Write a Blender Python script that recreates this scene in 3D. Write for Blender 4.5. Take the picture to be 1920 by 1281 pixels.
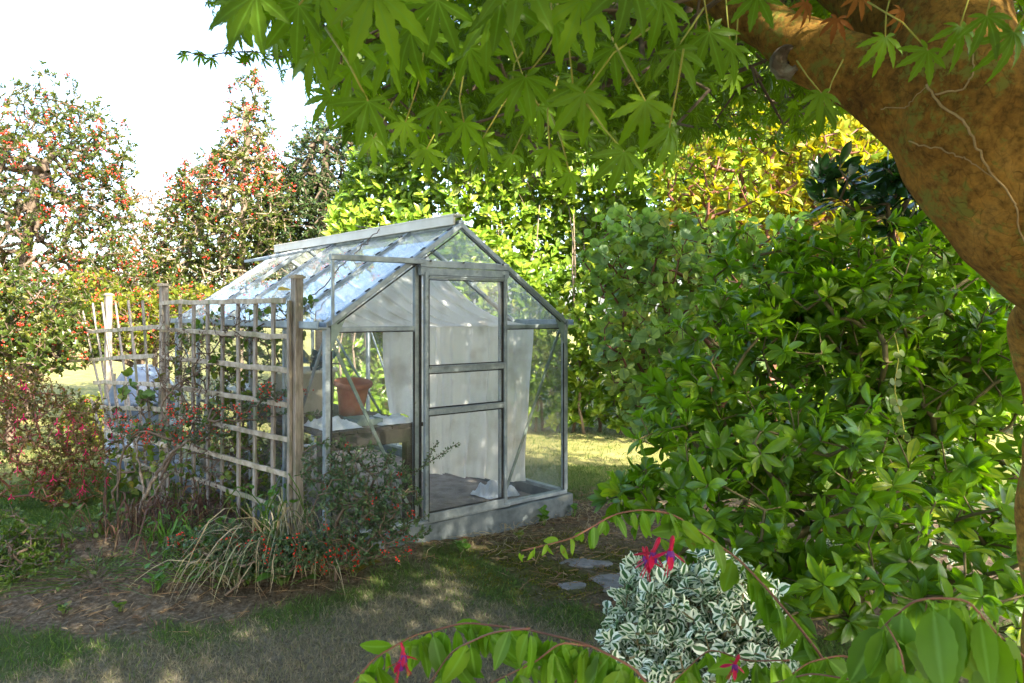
import bpy, math, random
import numpy as np
from mathutils import Vector, Matrix, noise as mnoise
R = math.radians
rng = np.random.default_rng(7); random.seed(7)
scene = bpy.context.scene
for o in list(bpy.data.objects): bpy.data.objects.remove(o)
col = scene.collection

# ---------------------------------------------------------------- camera
H = 1.55; F = 1407.0; CX = 960.0; HY = 585.0
cam_d = bpy.data.cameras.new('camera'); cam = bpy.data.objects.new('camera', cam_d); col.objects.link(cam)
cam.location = (0, 0, H); cam.rotation_euler = (R(90), 0, 0)
cam_d.sensor_width = 36; cam_d.lens = 36*F/1920; cam_d.shift_y = -(640.5-HY)/1920
cam_d.clip_end = 2000; cam_d.clip_start = .05
cam_d.dof.use_dof = True; cam_d.dof.focus_distance = 5.0; cam_d.dof.aperture_fstop = 20
scene.camera = cam
# ---------------------------------------------------------------- light
SUN_AZ = Vector((0.62, -0.78)).normalized(); SUN_EL = R(37)
w = bpy.data.worlds.new('World'); scene.world = w; w.use_nodes = True
nt = w.node_tree; nt.nodes.clear()
sky = nt.nodes.new('ShaderNodeTexSky'); sky.sky_type = 'NISHITA'; sky.sun_disc = False
sky.sun_elevation = SUN_EL; sky.sun_rotation = math.atan2(SUN_AZ.x, SUN_AZ.y)
sky.air_density = 1.0; sky.dust_density = 2.5; sky.ozone_density = .8
bg = nt.nodes.new('ShaderNodeBackground'); bg.inputs['Strength'].default_value = 0.135
ow = nt.nodes.new('ShaderNodeOutputWorld')
nt.links.new(sky.outputs[0], bg.inputs[0]); nt.links.new(bg.outputs[0], ow.inputs[0])
sd = bpy.data.lights.new('sun', 'SUN'); sd.energy = 4.0; sd.angle = R(0.5); sd.color = (1, .90, .70)
sun = bpy.data.objects.new('sun', sd); col.objects.link(sun)
sdir = Vector((SUN_AZ.x*math.cos(SUN_EL), SUN_AZ.y*math.cos(SUN_EL), math.sin(SUN_EL)))
sun.rotation_euler = sdir.to_track_quat('Z', 'Y').to_euler(); sun.location = sdir*30
scene.view_settings.view_transform = 'Standard'; scene.view_settings.look = 'None'
scene.view_settings.gamma = 1; scene.view_settings.exposure = 2.6
scene.render.engine = 'CYCLES'
scene.cycles.transparent_max_bounces = 24; scene.cycles.max_bounces = 8

# ---------------------------------------------------------------- helpers
def P(px, py, d): return np.array([(px-CX)/F*d, d, H-(py-HY)/F*d])
def GP(px, py): 
    d = H*F/(py-HY); return np.array([(px-CX)/F*d, d, 0.0])
def proj(X):
    y = np.maximum(X[..., 1], 1e-3)
    return CX+X[..., 0]/y*F, HY-(X[..., 2]-H)/y*F
def nrm(a): return a/np.maximum(np.linalg.norm(a, axis=-1, keepdims=True), 1e-9)
def hgt(x, y):
    x = np.asarray(x, float); y = np.asarray(y, float)
    h = .13*np.exp(-(((x+2.2)/1.2)**2+((y-5.2)/.9)**2)**1.5) + .09*np.exp(-((x+.9)/.7)**2-((y-4.7)/.45)**2)
    h = h + .035*np.exp(-((x-.2)/1.2)**2-((y-5.6)/.6)**2) + .006*np.sin(x*3.1+y*1.7)+.004*np.sin(x*7.3-y*5.1)
    h = h + .10*np.exp(-((x+3.6)/1.2)**2-((y-4.6)/.7)**2)
    return h

def thing(name, label, cat, loc=(0, 0, 0), group=None):
    o = bpy.data.objects.new(name, None); col.objects.link(o); o.location = [float(v) for v in loc]
    o['label'] = label; o['category'] = cat; o.empty_display_size = .1
    if group: o['group'] = group
    return o
def tag(o, label=None, cat=None, group=None, kind=None):
    if label: o['label'] = label
    if cat: o['category'] = cat
    if group: o['group'] = group
    if kind: o['kind'] = kind
    return o

class MB:
    """collects triangles with two per-point attributes"""
    def __init__(s): s.v = []; s.f = []; s.r = []; s.e = []; s.n = 0
    def add(s, V, Fc, rnd=.5, edge=0.):
        V = np.asarray(V, float).reshape(-1, 3); Fc = np.asarray(Fc, int).reshape(-1, 3)
        s.v.append(V); s.f.append(Fc+s.n); k = len(V)
        s.r.append(np.broadcast_to(np.asarray(rnd, float), (k,)).copy()); s.e.append(np.broadcast_to(np.asarray(edge, float), (k,)).copy()); s.n += k
    def leaves(s, T, pos, d, n, sc, rnd=None, wid=None):
        pos = np.asarray(pos, float).reshape(-1, 3); N = len(pos)
        if N == 0: return
        tv, tf, te = T
        y = nrm(np.broadcast_to(d, (N, 3)).astype(float)); n = np.broadcast_to(n, (N, 3)).astype(float)
        x = nrm(np.cross(y, n)); z = np.cross(x, y)
        sc = np.broadcast_to(sc, (N,)).astype(float)
        wd = np.ones(N) if wid is None else np.broadcast_to(wid, (N,))
        V = pos[:, None, :] + sc[:, None, None]*(tv[None, :, 0:1]*wd[:, None, None]*x[:, None, :]+tv[None, :, 1:2]*y[:, None, :]+tv[None, :, 2:3]*z[:, None, :])
        k = len(tv)
        Fc = (tf[None]+(np.arange(N)*k)[:, None, None]).reshape(-1, 3)
        if rnd is None: rnd = rng.random(N)
        s.add(V.reshape(-1, 3), Fc, np.repeat(rnd, k), np.tile(te, N))
    def tubes(s, A, B, ra, rb, sides=5, rnd=.5):
        A = np.asarray(A, float).reshape(-1, 3); B = np.asarray(B, float).reshape(-1, 3); N = len(A)
        if N == 0: return
        d = nrm(B-A); up = np.where(np.abs(d[:, 2:3]) > .9, np.array([[1., 0, 0]]), np.array([[0, 0, 1.]]))
        x = nrm(np.cross(d, up)); y = np.cross(d, x)
        a = np.arange(sides)/sides*2*math.pi; c = np.cos(a); q = np.sin(a)
        ring = x[:, None]*c[None, :, None]+y[:, None]*q[None, :, None]
        ra = np.broadcast_to(ra, (N,)).astype(float); rb = np.broadcast_to(rb, (N,)).astype(float)
        V = np.concatenate([A[:, None]+ring*ra[:, None, None], B[:, None]+ring*rb[:, None, None]], 1)
        f = []
        for i in range(sides):
            j = (i+1) % sides; f += [[i, j, sides+j], [i, sides+j, sides+i]]
        f = np.array(f); Fc = (f[None]+(np.arange(N)*2*sides)[:, None, None]).reshape(-1, 3)
        r = np.repeat(np.broadcast_to(rnd, (N,)), 2*sides)
        s.add(V.reshape(-1, 3), Fc, r)
    def path(s, pts, radii, sides=7, rnd=.5, cap=True, squash=1.):
        pts = np.asarray(pts, float); n = len(pts); radii = np.broadcast_to(radii, (n,)).astype(float)
        t = np.gradient(pts, axis=0); t = nrm(t)
        up = np.array([0, 0, 1.]) if abs(t[0][2]) < .9 else np.array([1., 0, 0])
        x = nrm(np.cross(t[0], up)); a = np.arange(sides)/sides*2*math.pi; V = []
        for i in range(n):
            x = nrm(x-t[i]*np.dot(x, t[i])); y = np.cross(t[i], x)
            V.append(pts[i]+radii[i]*(x[None]*np.cos(a)[:, None]+squash*y[None]*np.sin(a)[:, None]))
        V = np.concatenate(V); f = []
        for i in range(n-1):
            for k in range(sides):
                j = (k+1) % sides; p = i*sides; q = p+sides
                f += [[p+k, p+j, q+j], [p+k, q+j, q+k]]
        if cap:
            V = np.concatenate([V, pts[:1], pts[-1:]]); m = n*sides
            for k in range(sides):
                j = (k+1) % sides; f += [[m, j, k], [m+1, (n-1)*sides+k, (n-1)*sides+j]]
        s.add(V, f, rnd)
    def hexa(s, c, rnd=.5):
        """8 corners: 0-3 one end loop, 4-7 other end loop"""
        f = [[0, 2, 1], [0, 3, 2], [4, 5, 6], [4, 6, 7]]
        for i in range(4):
            j = (i+1) % 4; f += [[i, j, 4+j], [i, 4+j, 4+i]]
        s.add(np.repeat(np.array(c), 1, 0), f, rnd)
    def beam(s, p, q, w, h, up=(0, 0, 1), bev=.12, rnd=.5, segs=1, wob=0.):
        """chamfered bar from p to q, w across, h along up"""
        p = np.asarray(p, float); q = np.asarray(q, float); d = nrm(q-p); up = np.asarray(up, float)
        x = nrm(np.cross(d, up)); y = np.cross(x, d); b = bev*min(w, h)
        pr = [(-w/2+b, -h/2), (w/2-b, -h/2), (w/2, -h/2+b), (w/2, h/2-b), (w/2-b, h/2), (-w/2+b, h/2), (-w/2, h/2-b), (-w/2, -h/2+b)]
        V = []
        for i in range(segs+1):
            c = p+(q-p)*i/segs + (rng.normal(0, wob, 3) if wob else 0)
            k = 1+(rng.normal(0, .06) if wob else 0)
            V += [c+x*a*k+y*e*k for a, e in pr]
        f = []
        for i in range(segs):
            for k in range(8):
                j = (k+1) % 8; a = i*8; c = a+8; f += [[a+k, c+j, a+j], [a+k, c+k, c+j]]
        m = segs*8
        for k in range(1, 7): f += [[0, k, k+1], [m, m+k+1, m+k]]
        s.add(V, f, rnd)
    def ngon_lathe(s, prof, c, sides=24, rnd=.5, axis=None):
        c = np.asarray(c, float); V = []; f = []; n = len(prof)
        for r, z in prof:
            for k in range(sides):
                a = k/sides*2*math.pi; V.append([r*math.cos(a), r*math.sin(a), z])
        for i in range(n-1):
            for k in range(sides):
                j = (k+1) % sides; p = i*sides; q = p+sides; f += [[p+k, p+j, q+j], [p+k, q+j, q+k]]
        V = np.array(V)
        if axis is not None:
            M = np.array(axis); V = V@M.T
        s.add(V+c, f, rnd)
    def build(s, name, m, parent=None, smooth=False):
        me = bpy.data.meshes.new(name)
        V = np.concatenate(s.v); Fc = np.concatenate(s.f); 
        if parent is not None: V = V-np.array(parent.location)
        me.vertices.add(len(V)); me.vertices.foreach_set('co', V.astype(np.float32).ravel())
        me.loops.add(len(Fc)*3); me.loops.foreach_set('vertex_index', Fc.astype(np.int32).ravel())
        me.polygons.add(len(Fc)); me.polygons.foreach_set('loop_start', (np.arange(len(Fc))*3).astype(np.int32))
        me.polygons.foreach_set('loop_total', np.full(len(Fc), 3, np.int32))
        me.polygons.foreach_set('use_smooth', np.full(len(Fc), smooth))
        a = me.attributes.new('rnd', 'FLOAT', 'POINT'); a.data.foreach_set('value', np.concatenate(s.r).astype(np.float32))
        a = me.attributes.new('edge', 'FLOAT', 'POINT'); a.data.foreach_set('value', np.concatenate(s.e).astype(np.float32))
        me.update(calc_edges=True); me.validate()
        me.materials.append(m)
        o = bpy.data.objects.new(name, me); col.objects.link(o)
        if parent is not None: o.parent = parent
        return o

# ---------------------------------------------------------------- materials
def newmat(name):
    m = bpy.data.materials.new(name); m.use_nodes = True; m.node_tree.nodes.clear(); return m, m.node_tree
def N(nt, t, **k):
    n = nt.nodes.new('ShaderNode'+t)
    for a, b in k.items(): setattr(n, a, b)
    return n
def ramp(nt, cols, pos=None, interp='LINEAR'):
    r = N(nt, 'ValToRGB'); cr = r.color_ramp; cr.interpolation = interp
    pos = pos or [i/(len(cols)-1) for i in range(len(cols))]
    while len(cr.elements) < len(cols): cr.elements.new(.5)
    for e, c, p in zip(cr.elements, cols, pos): e.position = p; e.color = (*c, 1)
    return r
def leafmat(name, cols, trans, tmix=.4, rough=.4, spec=.35, vein=None, margin=None, spots=None, tvein=.0):
    m, nt = newmat(name); L = nt.links
    at = N(nt, 'Attribute', attribute_name='rnd'); ed = N(nt, 'Attribute', attribute_name='edge')
    rp = ramp(nt, cols); L.new(at.outputs['Fac'], rp.inputs[0]); c = rp.outputs[0]
    tc = N(nt, 'TexCoord'); nz = N(nt, 'TexNoise'); nz.inputs['Scale'].default_value = 28; nz.inputs['Detail'].default_value = 3
    L.new(tc.outputs['Object'], nz.inputs['Vector'])
    mx = N(nt, 'MixRGB', blend_type='MULTIPLY'); mx.inputs[0].default_value = .45
    r2 = ramp(nt, [(.55, .55, .55), (1.3, 1.3, 1.2)], [.3, .7]); L.new(nz.outputs[0], r2.inputs[0]); L.new(c, mx.inputs[1]); L.new(r2.outputs[0], mx.inputs[2]); c = mx.outputs[0]
    if vein:
        rv = ramp(nt, [(1, 1, 1), (0, 0, 0)], [.02, .20]); L.new(ed.outputs['Fac'], rv.inputs[0])
        mv = N(nt, 'MixRGB'); L.new(rv.outputs[0], mv.inputs[0]); L.new(c, mv.inputs[1]); mv.inputs[2].default_value = (*vein, 1); c = mv.outputs[0]
    if margin:
        ad = N(nt, 'Math', operation='MULTIPLY_ADD'); L.new(nz.outputs[0], ad.inputs[0]); ad.inputs[1].default_value = .5; L.new(ed.outputs['Fac'], ad.inputs[2])
        rv = ramp(nt, [(0, 0, 0), (1, 1, 1)], [.62, .73]); L.new(ad.outputs[0], rv.inputs[0])
        mv = N(nt, 'MixRGB'); L.new(rv.outputs[0], mv.inputs[0]); L.new(c, mv.inputs[1]); mv.inputs[2].default_value = (*margin, 1); c = mv.outputs[0]
    if spots:
        n2 = N(nt, 'TexNoise'); n2.inputs['Scale'].default_value = 48; n2.inputs['Detail'].default_value = 3; L.new(tc.outputs['Object'], n2.inputs['Vector'])
        rv = ramp(nt, [(0, 0, 0), (1, 1, 1)], [.68, .74]); L.new(n2.outputs[0], rv.inputs[0])
        mv = N(nt, 'MixRGB'); L.new(rv.outputs[0], mv.inputs[0]); L.new(c, mv.inputs[1]); mv.inputs[2].default_value = (*spots, 1); c = mv.outputs[0]
    b = N(nt, 'BsdfPrincipled'); L.new(c, b.inputs['Base Color']); b.inputs['Roughness'].default_value = rough; b.inputs['Specular IOR Level'].default_value = spec
    bp = N(nt, 'Bump'); bp.inputs['Strength'].default_value = .25; bp.inputs['Distance'].default_value = .002; L.new(nz.outputs[0], bp.inputs['Height']); L.new(bp.outputs[0], b.inputs['Normal'])
    tr = N(nt, 'BsdfTranslucent'); tm = N(nt, 'MixRGB', blend_type='MULTIPLY'); tm.inputs[0].default_value = 1
    g = N(nt, 'MixRGB', blend_type='ADD'); g.inputs[0].default_value = .35; L.new(c, g.inputs[1]); g.inputs[2].default_value = (*trans, 1)
    gm = N(nt, 'Gamma'); gm.inputs[1].default_value = .8; L.new(g.outputs[0], gm.inputs[0])
    L.new(gm.outputs[0], tm.inputs[1]); tm.inputs[2].default_value = (*trans, 1)
    L.new(tm.outputs[0], tr.inputs[0]); ms = N(nt, 'MixShader'); ms.inputs[0].default_value = tmix
    L.new(b.outputs[0], ms.inputs[1]); L.new(tr.outputs[0], ms.inputs[2]); o = N(nt, 'OutputMaterial'); L.new(ms.outputs[0], o.inputs[0])
    return m
def surfmat(name, cols, pos=None, scale=8, rough=.8, metal=0., bump=.3, bdist=.004, detail=6, stretch=(1, 1, 1), spec=.3, second=None, s2=2.5, th=(.5, .6), rndmul=0.):
    m, nt = newmat(name); L = nt.links
    tc = N(nt, 'TexCoord'); mp = N(nt, 'Mapping'); mp.inputs['Scale'].default_value = stretch; L.new(tc.outputs['Object'], mp.inputs[0])
    nz = N(nt, 'TexNoise'); nz.inputs['Scale'].default_value = scale; nz.inputs['Detail'].default_value = detail; nz.inputs['Roughness'].default_value = .65
    L.new(mp.outputs[0], nz.inputs['Vector']); rp = ramp(nt, cols, pos or [.3+.4*i/(len(cols)-1) for i in range(len(cols))]); L.new(nz.outputs[0], rp.inputs[0]); c = rp.outputs[0]
    if second:
        n2 = N(nt, 'TexNoise'); n2.inputs['Scale'].default_value = s2; n2.inputs['Detail'].default_value = 5; L.new(tc.outputs['Object'], n2.inputs['Vector'])
        rv = ramp(nt, [(0, 0, 0), (1, 1, 1)], list(th)); L.new(n2.outputs[0], rv.inputs[0])
        mv = N(nt, 'MixRGB'); L.new(rv.outputs[0], mv.inputs[0]); L.new(c, mv.inputs[1]); mv.inputs[2].default_value = (*second, 1); c = mv.outputs[0]
    if rndmul:
        at = N(nt, 'Attribute', attribute_name='rnd'); rr = ramp(nt, [(1-rndmul,)*3, (1+rndmul,)*3]); L.new(at.outputs['Fac'], rr.inputs[0])
        mv = N(nt, 'MixRGB', blend_type='MULTIPLY'); mv.inputs[0].default_value = 1; L.new(c, mv.inputs[1]); L.new(rr.outputs[0], mv.inputs[2]); c = mv.outputs[0]
    b = N(nt, 'BsdfPrincipled'); L.new(c, b.inputs['Base Color']); b.inputs['Roughness'].default_value = rough; b.inputs['Metallic'].default_value = metal; b.inputs['Specular IOR Level'].default_value = spec
    bp = N(nt, 'Bump'); bp.inputs['Strength'].default_value = bump; bp.inputs['Distance'].default_value = bdist; L.new(nz.outputs[0], bp.inputs['Height']); L.new(bp.outputs[0], b.inputs['Normal'])
    o = N(nt, 'OutputMaterial'); L.new(b.outputs[0], o.inputs[0]); return m

M = {}
M['maple'] = leafmat('maple_leaf', [(.010, .024, .003), (.026, .058, .004), (.065, .125, .007), (.15, .25, .012)], (.66, .86, .03), .48, .42, .3, vein=(.12, .24, .03))  # darkest tones paint in the shade between canopy leaves
M['holly'] = leafmat('holly_leaf', [(.03, .055, .012), (.06, .095, .016), (.17, .17, .03)], (.5, .55, .1), .3, .28, .5)
M['hollyd'] = leafmat('conifer_leaf', [(.02, .045, .015), (.04, .075, .02), (.09, .12, .03)], (.3, .4, .08), .2, .35, .4)
M['yellowberry'] = leafmat('cotoneaster_leaf', [(.06, .11, .015), (.14, .18, .02), (.30, .28, .03)], (.6, .6, .08), .35, .4, .3)
M['brownleaf'] = leafmat('brown_leaf', [(.16, .08, .04), (.26, .15, .07), (.22, .18, .07)], (.5, .3, .12), .3, .6, .2)
M['laurel'] = leafmat('laurel_leaf', [(.05, .12, .012), (.11, .21, .015), (.20, .30, .025), (.34, .36, .04)], (.55, .7, .06), .32, .30, .4, vein=(.25, .32, .06))
M['choisya'] = leafmat('choisya_leaf', [(.03, .065, .008), (.06, .125, .010), (.105, .20, .012), (.17, .29, .016), (.34, .38, .03)], (.58, .84, .03), .42, .28, .45, vein=(.09, .2, .04))
M['glossblue'] = leafmat('rhododendron_leaf', [(.015, .05, .02), (.03, .08, .03)], (.2, .4, .06), .2, .18, .8)
M['cotinus'] = leafmat('smoke_bush_leaf', [(.17, .27, .15), (.24, .36, .19), (.34, .44, .12), (.46, .34, .10)], (.6, .78, .16), .45, .5, .3, vein=(.14, .24, .11))
M['gold'] = leafmat('gold_leaf', [(.09, .17, .015), (.16, .27, .02), (.32, .36, .025), (.48, .32, .03)], (.8, .7, .06), .4, .5, .3)
M['varieg'] = leafmat('variegated_leaf', [(.04, .11, .04), (.07, .16, .06)], (.3, .5, .2), .25, .35, .4, margin=(.80, .83, .70))
M['fuchsia'] = leafmat('fuchsia_leaf', [(.06, .15, .01), (.11, .22, .013), (.19, .30, .02)], (.55, .78, .06), .4, .42, .3, vein=(.16, .30, .05), spots=(.16, .05, .02))
M['fuchsia2'] = leafmat('fuchsia_bush_leaf', [(.13, .05, .04), (.09, .11, .025), (.16, .15, .03), (.20, .06, .05)], (.4, .35, .08), .3, .5, .25)
M['red'] = leafmat('fuchsia_petal', [(.42, .01, .04), (.55, .012, .09)], (.8, .02, .08), .3, .4, .3)
M['purple'] = leafmat('fuchsia_corolla', [(.12, .01, .2), (.2, .015, .25)], (.4, .03, .5), .3, .4, .3)
M['pink'] = leafmat('pink_petal', [(.6, .01, .12), (.75, .03, .2)], (.9, .05, .25), .4, .4, .3)
M['berry'] = surfmat('berry_red', [(.42, .015, .008), (.62, .04, .01)], scale=30, rough=.25, bump=0, spec=.6)
M['small'] = leafmat('cotoneaster_small_leaf', [(.045, .085, .04), (.07, .13, .055), (.12, .17, .06)], (.25, .35, .1), .25, .4, .4)
M['bushy'] = leafmat('low_shrub_leaf', [(.04, .08, .012), (.08, .14, .018), (.13, .18, .03)], (.35, .45, .06), .3, .4, .35)
M['bramble'] = leafmat('bramble_leaf', [(.04, .10, .02), (.09, .17, .03), (.22, .26, .04), (.22, .13, .03)], (.4, .55, .08), .35, .45, .3, vein=(.14, .2, .06))
M['plantain'] = leafmat('broad_leaf', [(.05, .14, .015), (.09, .2, .025)], (.4, .6, .06), .35, .35, .4, vein=(.16, .26, .06))
M['straw'] = leafmat('straw_leaf', [(.26, .20, .12), (.42, .34, .22), (.16, .18, .07), (.48, .42, .30)], (.5, .42, .25), .2, .6, .25)
M['grass'] = leafmat('grass_blade', [(.035, .075, .015), (.06, .12, .02), (.10, .15, .03)], (.3, .45, .08), .3, .5, .25)
M['drygrass'] = leafmat('dry_grass_blade', [(.13, .115, .085), (.24, .21, .155), (.12, .14, .06), (.30, .26, .19)], (.3, .28, .16), .2, .7, .15)
M['moss'] = leafmat('moss_tuft', [(.06, .07, .012), (.12, .13, .02), (.17, .17, .03)], (.4, .4, .08), .2, .8, .1)
M['redstem'] = leafmat('dead_stem', [(.06, .03, .022), (.12, .065, .045), (.13, .10, .07)], (.2, .08, .04), .1, .7, .2)
M['litter'] = leafmat('fallen_leaf', [(.14, .08, .04), (.22, .14, .08), (.30, .22, .12), (.10, .05, .03)], (.3, .2, .1), .15, .7, .2)
M['mapledead'] = leafmat('withered_maple_leaf', [(.25, .09, .02), (.35, .15, .03)], (.5, .2, .04), .3, .6, .2)
M['twig'] = surfmat('twig_bark', [(.07, .05, .035), (.17, .125, .09)], scale=20, bump=.3)
M['paletwig'] = surfmat('pale_twig', [(.14, .10, .07), (.27, .21, .155)], scale=20, bump=.2)
M['brownstem'] = surfmat('green_brown_stem', [(.08, .07, .03), (.16, .13, .06)], scale=20, bump=.2)
M['redtwig'] = surfmat('red_stem', [(.13, .05, .04), (.22, .10, .06)], scale=30, bump=.2, rough=.5)
M['petiole'] = surfmat('petiole', [(.25, .30, .04), (.35, .26, .05)], scale=30, bump=.1, rough=.5)
M['bark'] = surfmat('maple_bark', [(.055, .026, .008), (.13, .058, .014), (.20, .105, .028)], scale=13, rough=.8, bump=1., bdist=.02, second=(.17, .15, .03), s2=11, th=(.57, .66))
M['lichenbark'] = surfmat('lichen_bark', [(.06, .042, .03), (.13, .10, .075), (.30, .28, .24)], scale=22, rough=.9, bump=.6, bdist=.006)
M['vine'] = surfmat('vine_stem', [(.25, .17, .08), (.42, .30, .15)], scale=30, bump=.3)
M['wood'] = surfmat('weathered_wood', [(.13, .10, .075), (.28, .235, .19), (.40, .35, .29)], scale=9, rough=.85, bump=.5, stretch=(7, 7, 1), second=(.15, .16, .09), s2=5, th=(.52, .72), rndmul=.2)
M['woodh'] = surfmat('weathered_rail_wood', [(.20, .15, .10), (.40, .33, .24), (.54, .47, .37)], scale=16, rough=.9, bump=.5, second=(.20, .20, .10), s2=9, th=(.5, .7), rndmul=.2)
M['benchwood'] = surfmat('bench_wood', [(.04, .03, .025), (.10, .08, .06)], scale=14, rough=.85, bump=.5)
M['alu'] = surfmat('aluminium_bar', [(.15, .18, .205), (.27, .315, .345), (.42, .47, .50)], scale=9, rough=.5, metal=.35, bump=.12, spec=.5, second=(.17, .19, .16), s2=18, th=(.6, .75))
M['algae'] = surfmat('green_aluminium', [(.16, .22, .20), (.28, .34, .31)], scale=12, rough=.6, metal=.2, bump=.12)
M['cream'] = surfmat('ridge_cap', [(.62, .58, .48), (.75, .71, .62)], scale=5, rough=.6, bump=.1)
M['plinth'] = surfmat('plinth', [(.06, .075, .085), (.125, .15, .165), (.19, .215, .225)], scale=7, rough=.75, bump=.4, second=(.30, .30, .25), s2=4, th=(.6, .75))
M['terracotta'] = surfmat('terracotta', [(.30, .11, .07), (.42, .18, .12)], scale=8, rough=.8, bump=.2, second=(.42, .28, .22), s2=6, th=(.62, .8))
M['creambin'] = surfmat('cream_plastic', [(.5, .48, .38), (.62, .60, .50)], scale=5, rough=.5, bump=.05)
M['butt'] = surfmat('grey_blue_plastic', [(.09, .13, .19), (.19, .24, .31)], scale=5, rough=.35, bump=.1, spec=.5)
M['whiteplastic'] = surfmat('white_plastic', [(.5, .53, .56), (.72, .74, .76)], scale=9, rough=.35, bump=.4, spec=.5)
M['stone'] = surfmat('paving_stone', [(.10, .10, .10), (.24, .23, .225)], scale=16, rough=.9, bump=.5, second=(.10, .10, .045), s2=5, th=(.5, .65))
M['blueleaf'] = leafmat('blue_green_leaf', [(.01, .06, .09), (.02, .10, .14)], (.1, .3, .3), .2, .3, .5)

def barkmat():
    m, nt = newmat('maple_bark_rough'); L = nt.links; tc = N(nt, 'TexCoord')
    def nz(sc, det=10, st=None):
        n = N(nt, 'TexNoise'); n.inputs['Scale'].default_value = sc; n.inputs['Detail'].default_value = det; n.inputs['Roughness'].default_value = .72
        if st: mp = N(nt, 'Mapping'); mp.inputs['Scale'].default_value = st; L.new(tc.outputs['Object'], mp.inputs[0]); L.new(mp.outputs[0], n.inputs[0])
        else: L.new(tc.outputs['Object'], n.inputs[0])
        return n.outputs[0]
    a = nz(5, 8); b = nz(55, 8); c_ = nz(9, 12); g = nz(38, 6)
    r = ramp(nt, [(.10, .048, .010), (.19, .095, .017), (.28, .15, .03), (.36, .22, .06)], [.30, .45, .58, .74]); L.new(a, r.inputs[0])
    r2 = ramp(nt, [(.35, .35, .35), (1.1, 1.1, 1.1), (1.7, 1.6, 1.4)], [.33, .5, .68]); L.new(b, r2.inputs[0])
    mx = N(nt, 'MixRGB', blend_type='MULTIPLY'); mx.inputs[0].default_value = .8; L.new(r.outputs[0], mx.inputs[1]); L.new(r2.outputs[0], mx.inputs[2])
    mu = N(nt, 'Math', operation='MULTIPLY'); L.new(c_, mu.inputs[0]); L.new(g, mu.inputs[1]); r3 = ramp(nt, [(0, 0, 0), (1, 1, 1)], [.27, .33]); L.new(mu.outputs[0], r3.inputs[0])
    m2 = N(nt, 'MixRGB'); L.new(r3.outputs[0], m2.inputs[0]); L.new(mx.outputs[0], m2.inputs[1]); m2.inputs[2].default_value = (.20, .19, .035, 1)
    vo = N(nt, 'TexVoronoi'); vo.feature = 'DISTANCE_TO_EDGE'; vo.inputs['Scale'].default_value = 26; mp = N(nt, 'Mapping'); mp.inputs['Scale'].default_value = (1.6, 1.6, .45)
    ad = N(nt, 'VectorMath', operation='MULTIPLY_ADD'); nn = N(nt, 'TexNoise'); nn.inputs['Scale'].default_value = 11; L.new(tc.outputs['Object'], nn.inputs[0]); L.new(nn.outputs['Color'], ad.inputs[0]); ad.inputs[1].default_value = (.16, .16, .16); L.new(tc.outputs['Object'], ad.inputs[2]); L.new(ad.outputs[0], mp.inputs[0]); L.new(mp.outputs[0], vo.inputs['Vector'])
    r4 = ramp(nt, [(.45, .45, .45), (1, 1, 1)], [.0, .035]); L.new(vo.outputs[0], r4.inputs[0])
    m3 = N(nt, 'MixRGB', blend_type='MULTIPLY'); m3.inputs[0].default_value = .55; L.new(m2.outputs[0], m3.inputs[1]); L.new(r4.outputs[0], m3.inputs[2])
    p = N(nt, 'BsdfPrincipled'); p.inputs['Roughness'].default_value = .85; p.inputs['Specular IOR Level'].default_value = .2; L.new(m3.outputs[0], p.inputs['Base Color'])
    b1 = N(nt, 'Bump'); b1.inputs['Strength'].default_value = .9; b1.inputs['Distance'].default_value = .006; L.new(b, b1.inputs['Height'])
    b2 = N(nt, 'Bump'); b2.inputs['Strength'].default_value = .7; b2.inputs['Distance'].default_value = .02; L.new(c_, b2.inputs['Height']); L.new(b1.outputs[0], b2.inputs['Normal'])
    b3 = N(nt, 'Bump'); b3.inputs['Strength'].default_value = .5; b3.inputs['Distance'].default_value = .006; L.new(r4.outputs[0], b3.inputs['Height']); L.new(b2.outputs[0], b3.inputs['Normal']); L.new(b3.outputs[0], p.inputs['Normal'])
    o = N(nt, 'OutputMaterial'); L.new(p.outputs[0], o.inputs[0]); return m
M['bark'] = barkmat()
def clothmat():
    m, nt = newmat('shade_cloth'); L = nt.links
    tc = N(nt, 'TexCoord'); nz = N(nt, 'TexNoise'); nz.inputs['Scale'].default_value = 5; nz.inputs['Detail'].default_value = 6; L.new(tc.outputs['Object'], nz.inputs[0])
    rp = ramp(nt, [(.74, .70, .68), (.95, .94, .95)], [.3, .48]); L.new(nz.outputs[0], rp.inputs[0])
    d = N(nt, 'BsdfDiffuse'); t = N(nt, 'BsdfTranslucent'); L.new(rp.outputs[0], d.inputs[0]); L.new(rp.outputs[0], t.inputs[0])
    s = N(nt, 'MixShader'); s.inputs[0].default_value = .45; L.new(d.outputs[0], s.inputs[1]); L.new(t.outputs[0], s.inputs[2])
    o = N(nt, 'OutputMaterial'); L.new(s.outputs[0], o.inputs[0]); return m
M['cloth'] = clothmat()
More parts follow.
